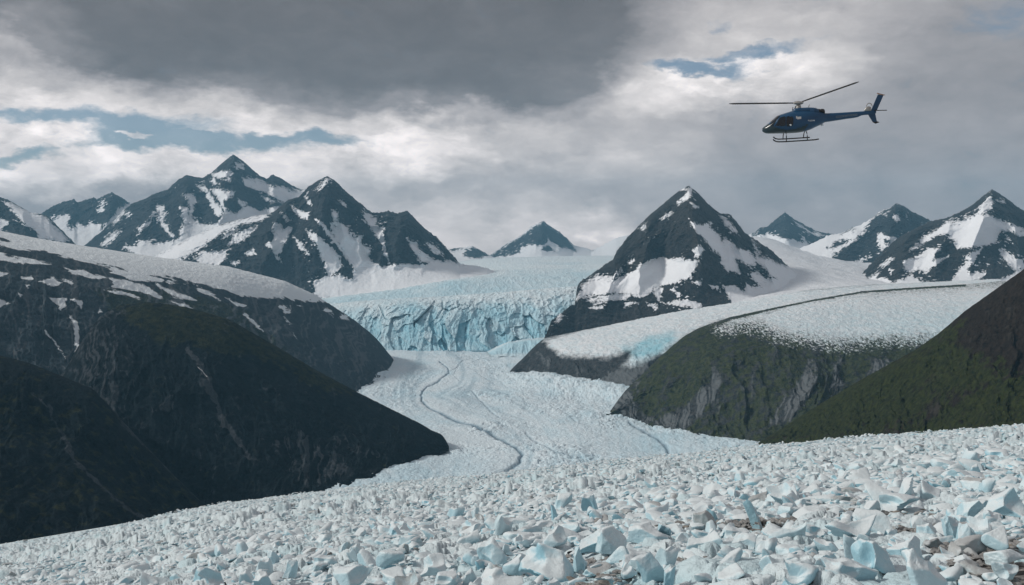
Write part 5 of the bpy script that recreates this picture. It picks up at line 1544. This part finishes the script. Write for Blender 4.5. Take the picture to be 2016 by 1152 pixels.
# unseen sky overhead and behind, darkened to cut the ambient light
val = N.math('MULTIPLY', val, N.mr(sx[2], 0.34, 0.62, 1.0, 0.80))
val = N.math('MULTIPLY', val, N.mr(sx[1], 0.55, -0.1, 1.0, 0.80))
val = N.math('MAXIMUM', val, 0.06)
# hue: bright parts a touch warm, dark parts cool
tintc = N.mix(N.mr(val, 0.15, 0.8), (1.045, 0.96, 0.985), (1.06, 0.985, 0.96))
lowel = N.mr(sx[2], 0.22, 0.04)
tintc = N.vmath('MULTIPLY', tintc, N.vmath('ADD', (1, 1, 1), N.vmath('SCALE', (0.085, 0.04, 0.025), scale=lowel)))
ccol = N.vmath('SCALE', tintc, scale=val)
bg_cloud = wt.nodes.new('ShaderNodeBackground')
wt.links.new(ccol, bg_cloud.inputs['Color'])
gap = blobs([(190, 250, 230, 40, 1.0, .5), (30, 218, 90, 18, .7, .6), (350, 285, 230, 24, 1.0, .6), (570, 283, 130, 16, .9, .7), (1375, 120, 90, 13, .85, .7), (1500, 92, 100, 16, .85, .7), (1450, 32, 26, 14, .5, .7), (1990, 24, 80, 45, .4, .8), (40, 300, 90, 16, .7, .6)], True)
fillc = blobs([(75, 262, 110, 26, .9, .5), (300, 278, 34, 8, .7, .5)], True)
gap = N.math('SUBTRACT', gap, fillc)
gap = N.math('ADD', gap, N.math('ADD', N.math('MULTIPLY', N.math('SUBTRACT', 0.5, d1), 1.3), N.math('MULTIPLY', N.math('SUBTRACT', 0.5, d3), 0.9)))
gapf = N.mr(gap, 0.12, 0.92, 0.0, 0.90)
mixs = wt.nodes.new('ShaderNodeMixShader')
wt.links.new(gapf, mixs.inputs[0]); wt.links.new(bg_cloud.outputs[0], mixs.inputs[1]); wt.links.new(bg_blue.outputs[0], mixs.inputs[2])
wt.links.new(mixs.outputs[0], out.inputs['Surface'])
world.cycles.sampling_method = 'MANUAL'; world.cycles.sample_map_resolution = 512

# haze: one closed box of thin even air
HAZE = True
if HAZE:
    bm = bmesh.new(); bmesh.ops.create_cube(bm, size=1.0)
    me = bpy.data.meshes.new('haze'); bm.to_mesh(me); bm.free()
    hz = bpy.data.objects.new('haze', me); col.objects.link(hz)
    top = ZC + 1150; bot = -60.0
    hz.scale = (19600, 15600, top - bot); hz.location = (0, 6050, (top + bot) / 2)
    hm = bpy.data.materials.new('haze_air'); hm.use_nodes = True
    t = hm.node_tree; t.nodes.clear()
    o_ = t.nodes.new('ShaderNodeOutputMaterial'); pv = t.nodes.new('ShaderNodeVolumePrincipled')
    pv.inputs['Density'].default_value = 5.6e-5
    pv.inputs['Color'].default_value = (0.30, 0.68, 0.98, 1)
    pv.inputs['Anisotropy'].default_value = 0.0
    t.links.new(pv.outputs[0], o_.inputs['Volume'])
    me.materials.append(hm); hz['kind'] = 'stuff'

# ------------------------------------------------------------------ camera and render settings
cam = bpy.data.cameras.new('camera'); co = bpy.data.objects.new('camera', cam); col.objects.link(co)
cam.sensor_width = 36.0; cam.lens = F / 2016 * 36.0
cam.shift_y = -(576.0 - VH) / 2016.0
cam.clip_start = 0.5; cam.clip_end = 90000
co.location = (0, 0, ZC); co.rotation_euler = (math.radians(90), 0, 0)
scene.camera = co
scene.render.engine = 'CYCLES'
cy = scene.cycles
cy.max_bounces = 5; cy.diffuse_bounces = 3; cy.glossy_bounces = 2; cy.transmission_bounces = 2; cy.volume_bounces = 0; cy.transparent_max_bounces = 4
cy.use_denoising = True
try:
    cy.denoiser = 'OPENIMAGEDENOISE'; cy.denoising_input_passes = 'RGB_ALBEDO_NORMAL'
except Exception:
    pass
cy.caustics_reflective = False; cy.caustics_refractive = False
scene.render.resolution_x = 1024; scene.render.resolution_y = 585
vs_ = scene.view_settings
scene.display_settings.display_device = 'sRGB'
vs_.view_transform = 'Standard'; vs_.look = 'None'; vs_.exposure = 0.0; vs_.gamma = 1.0
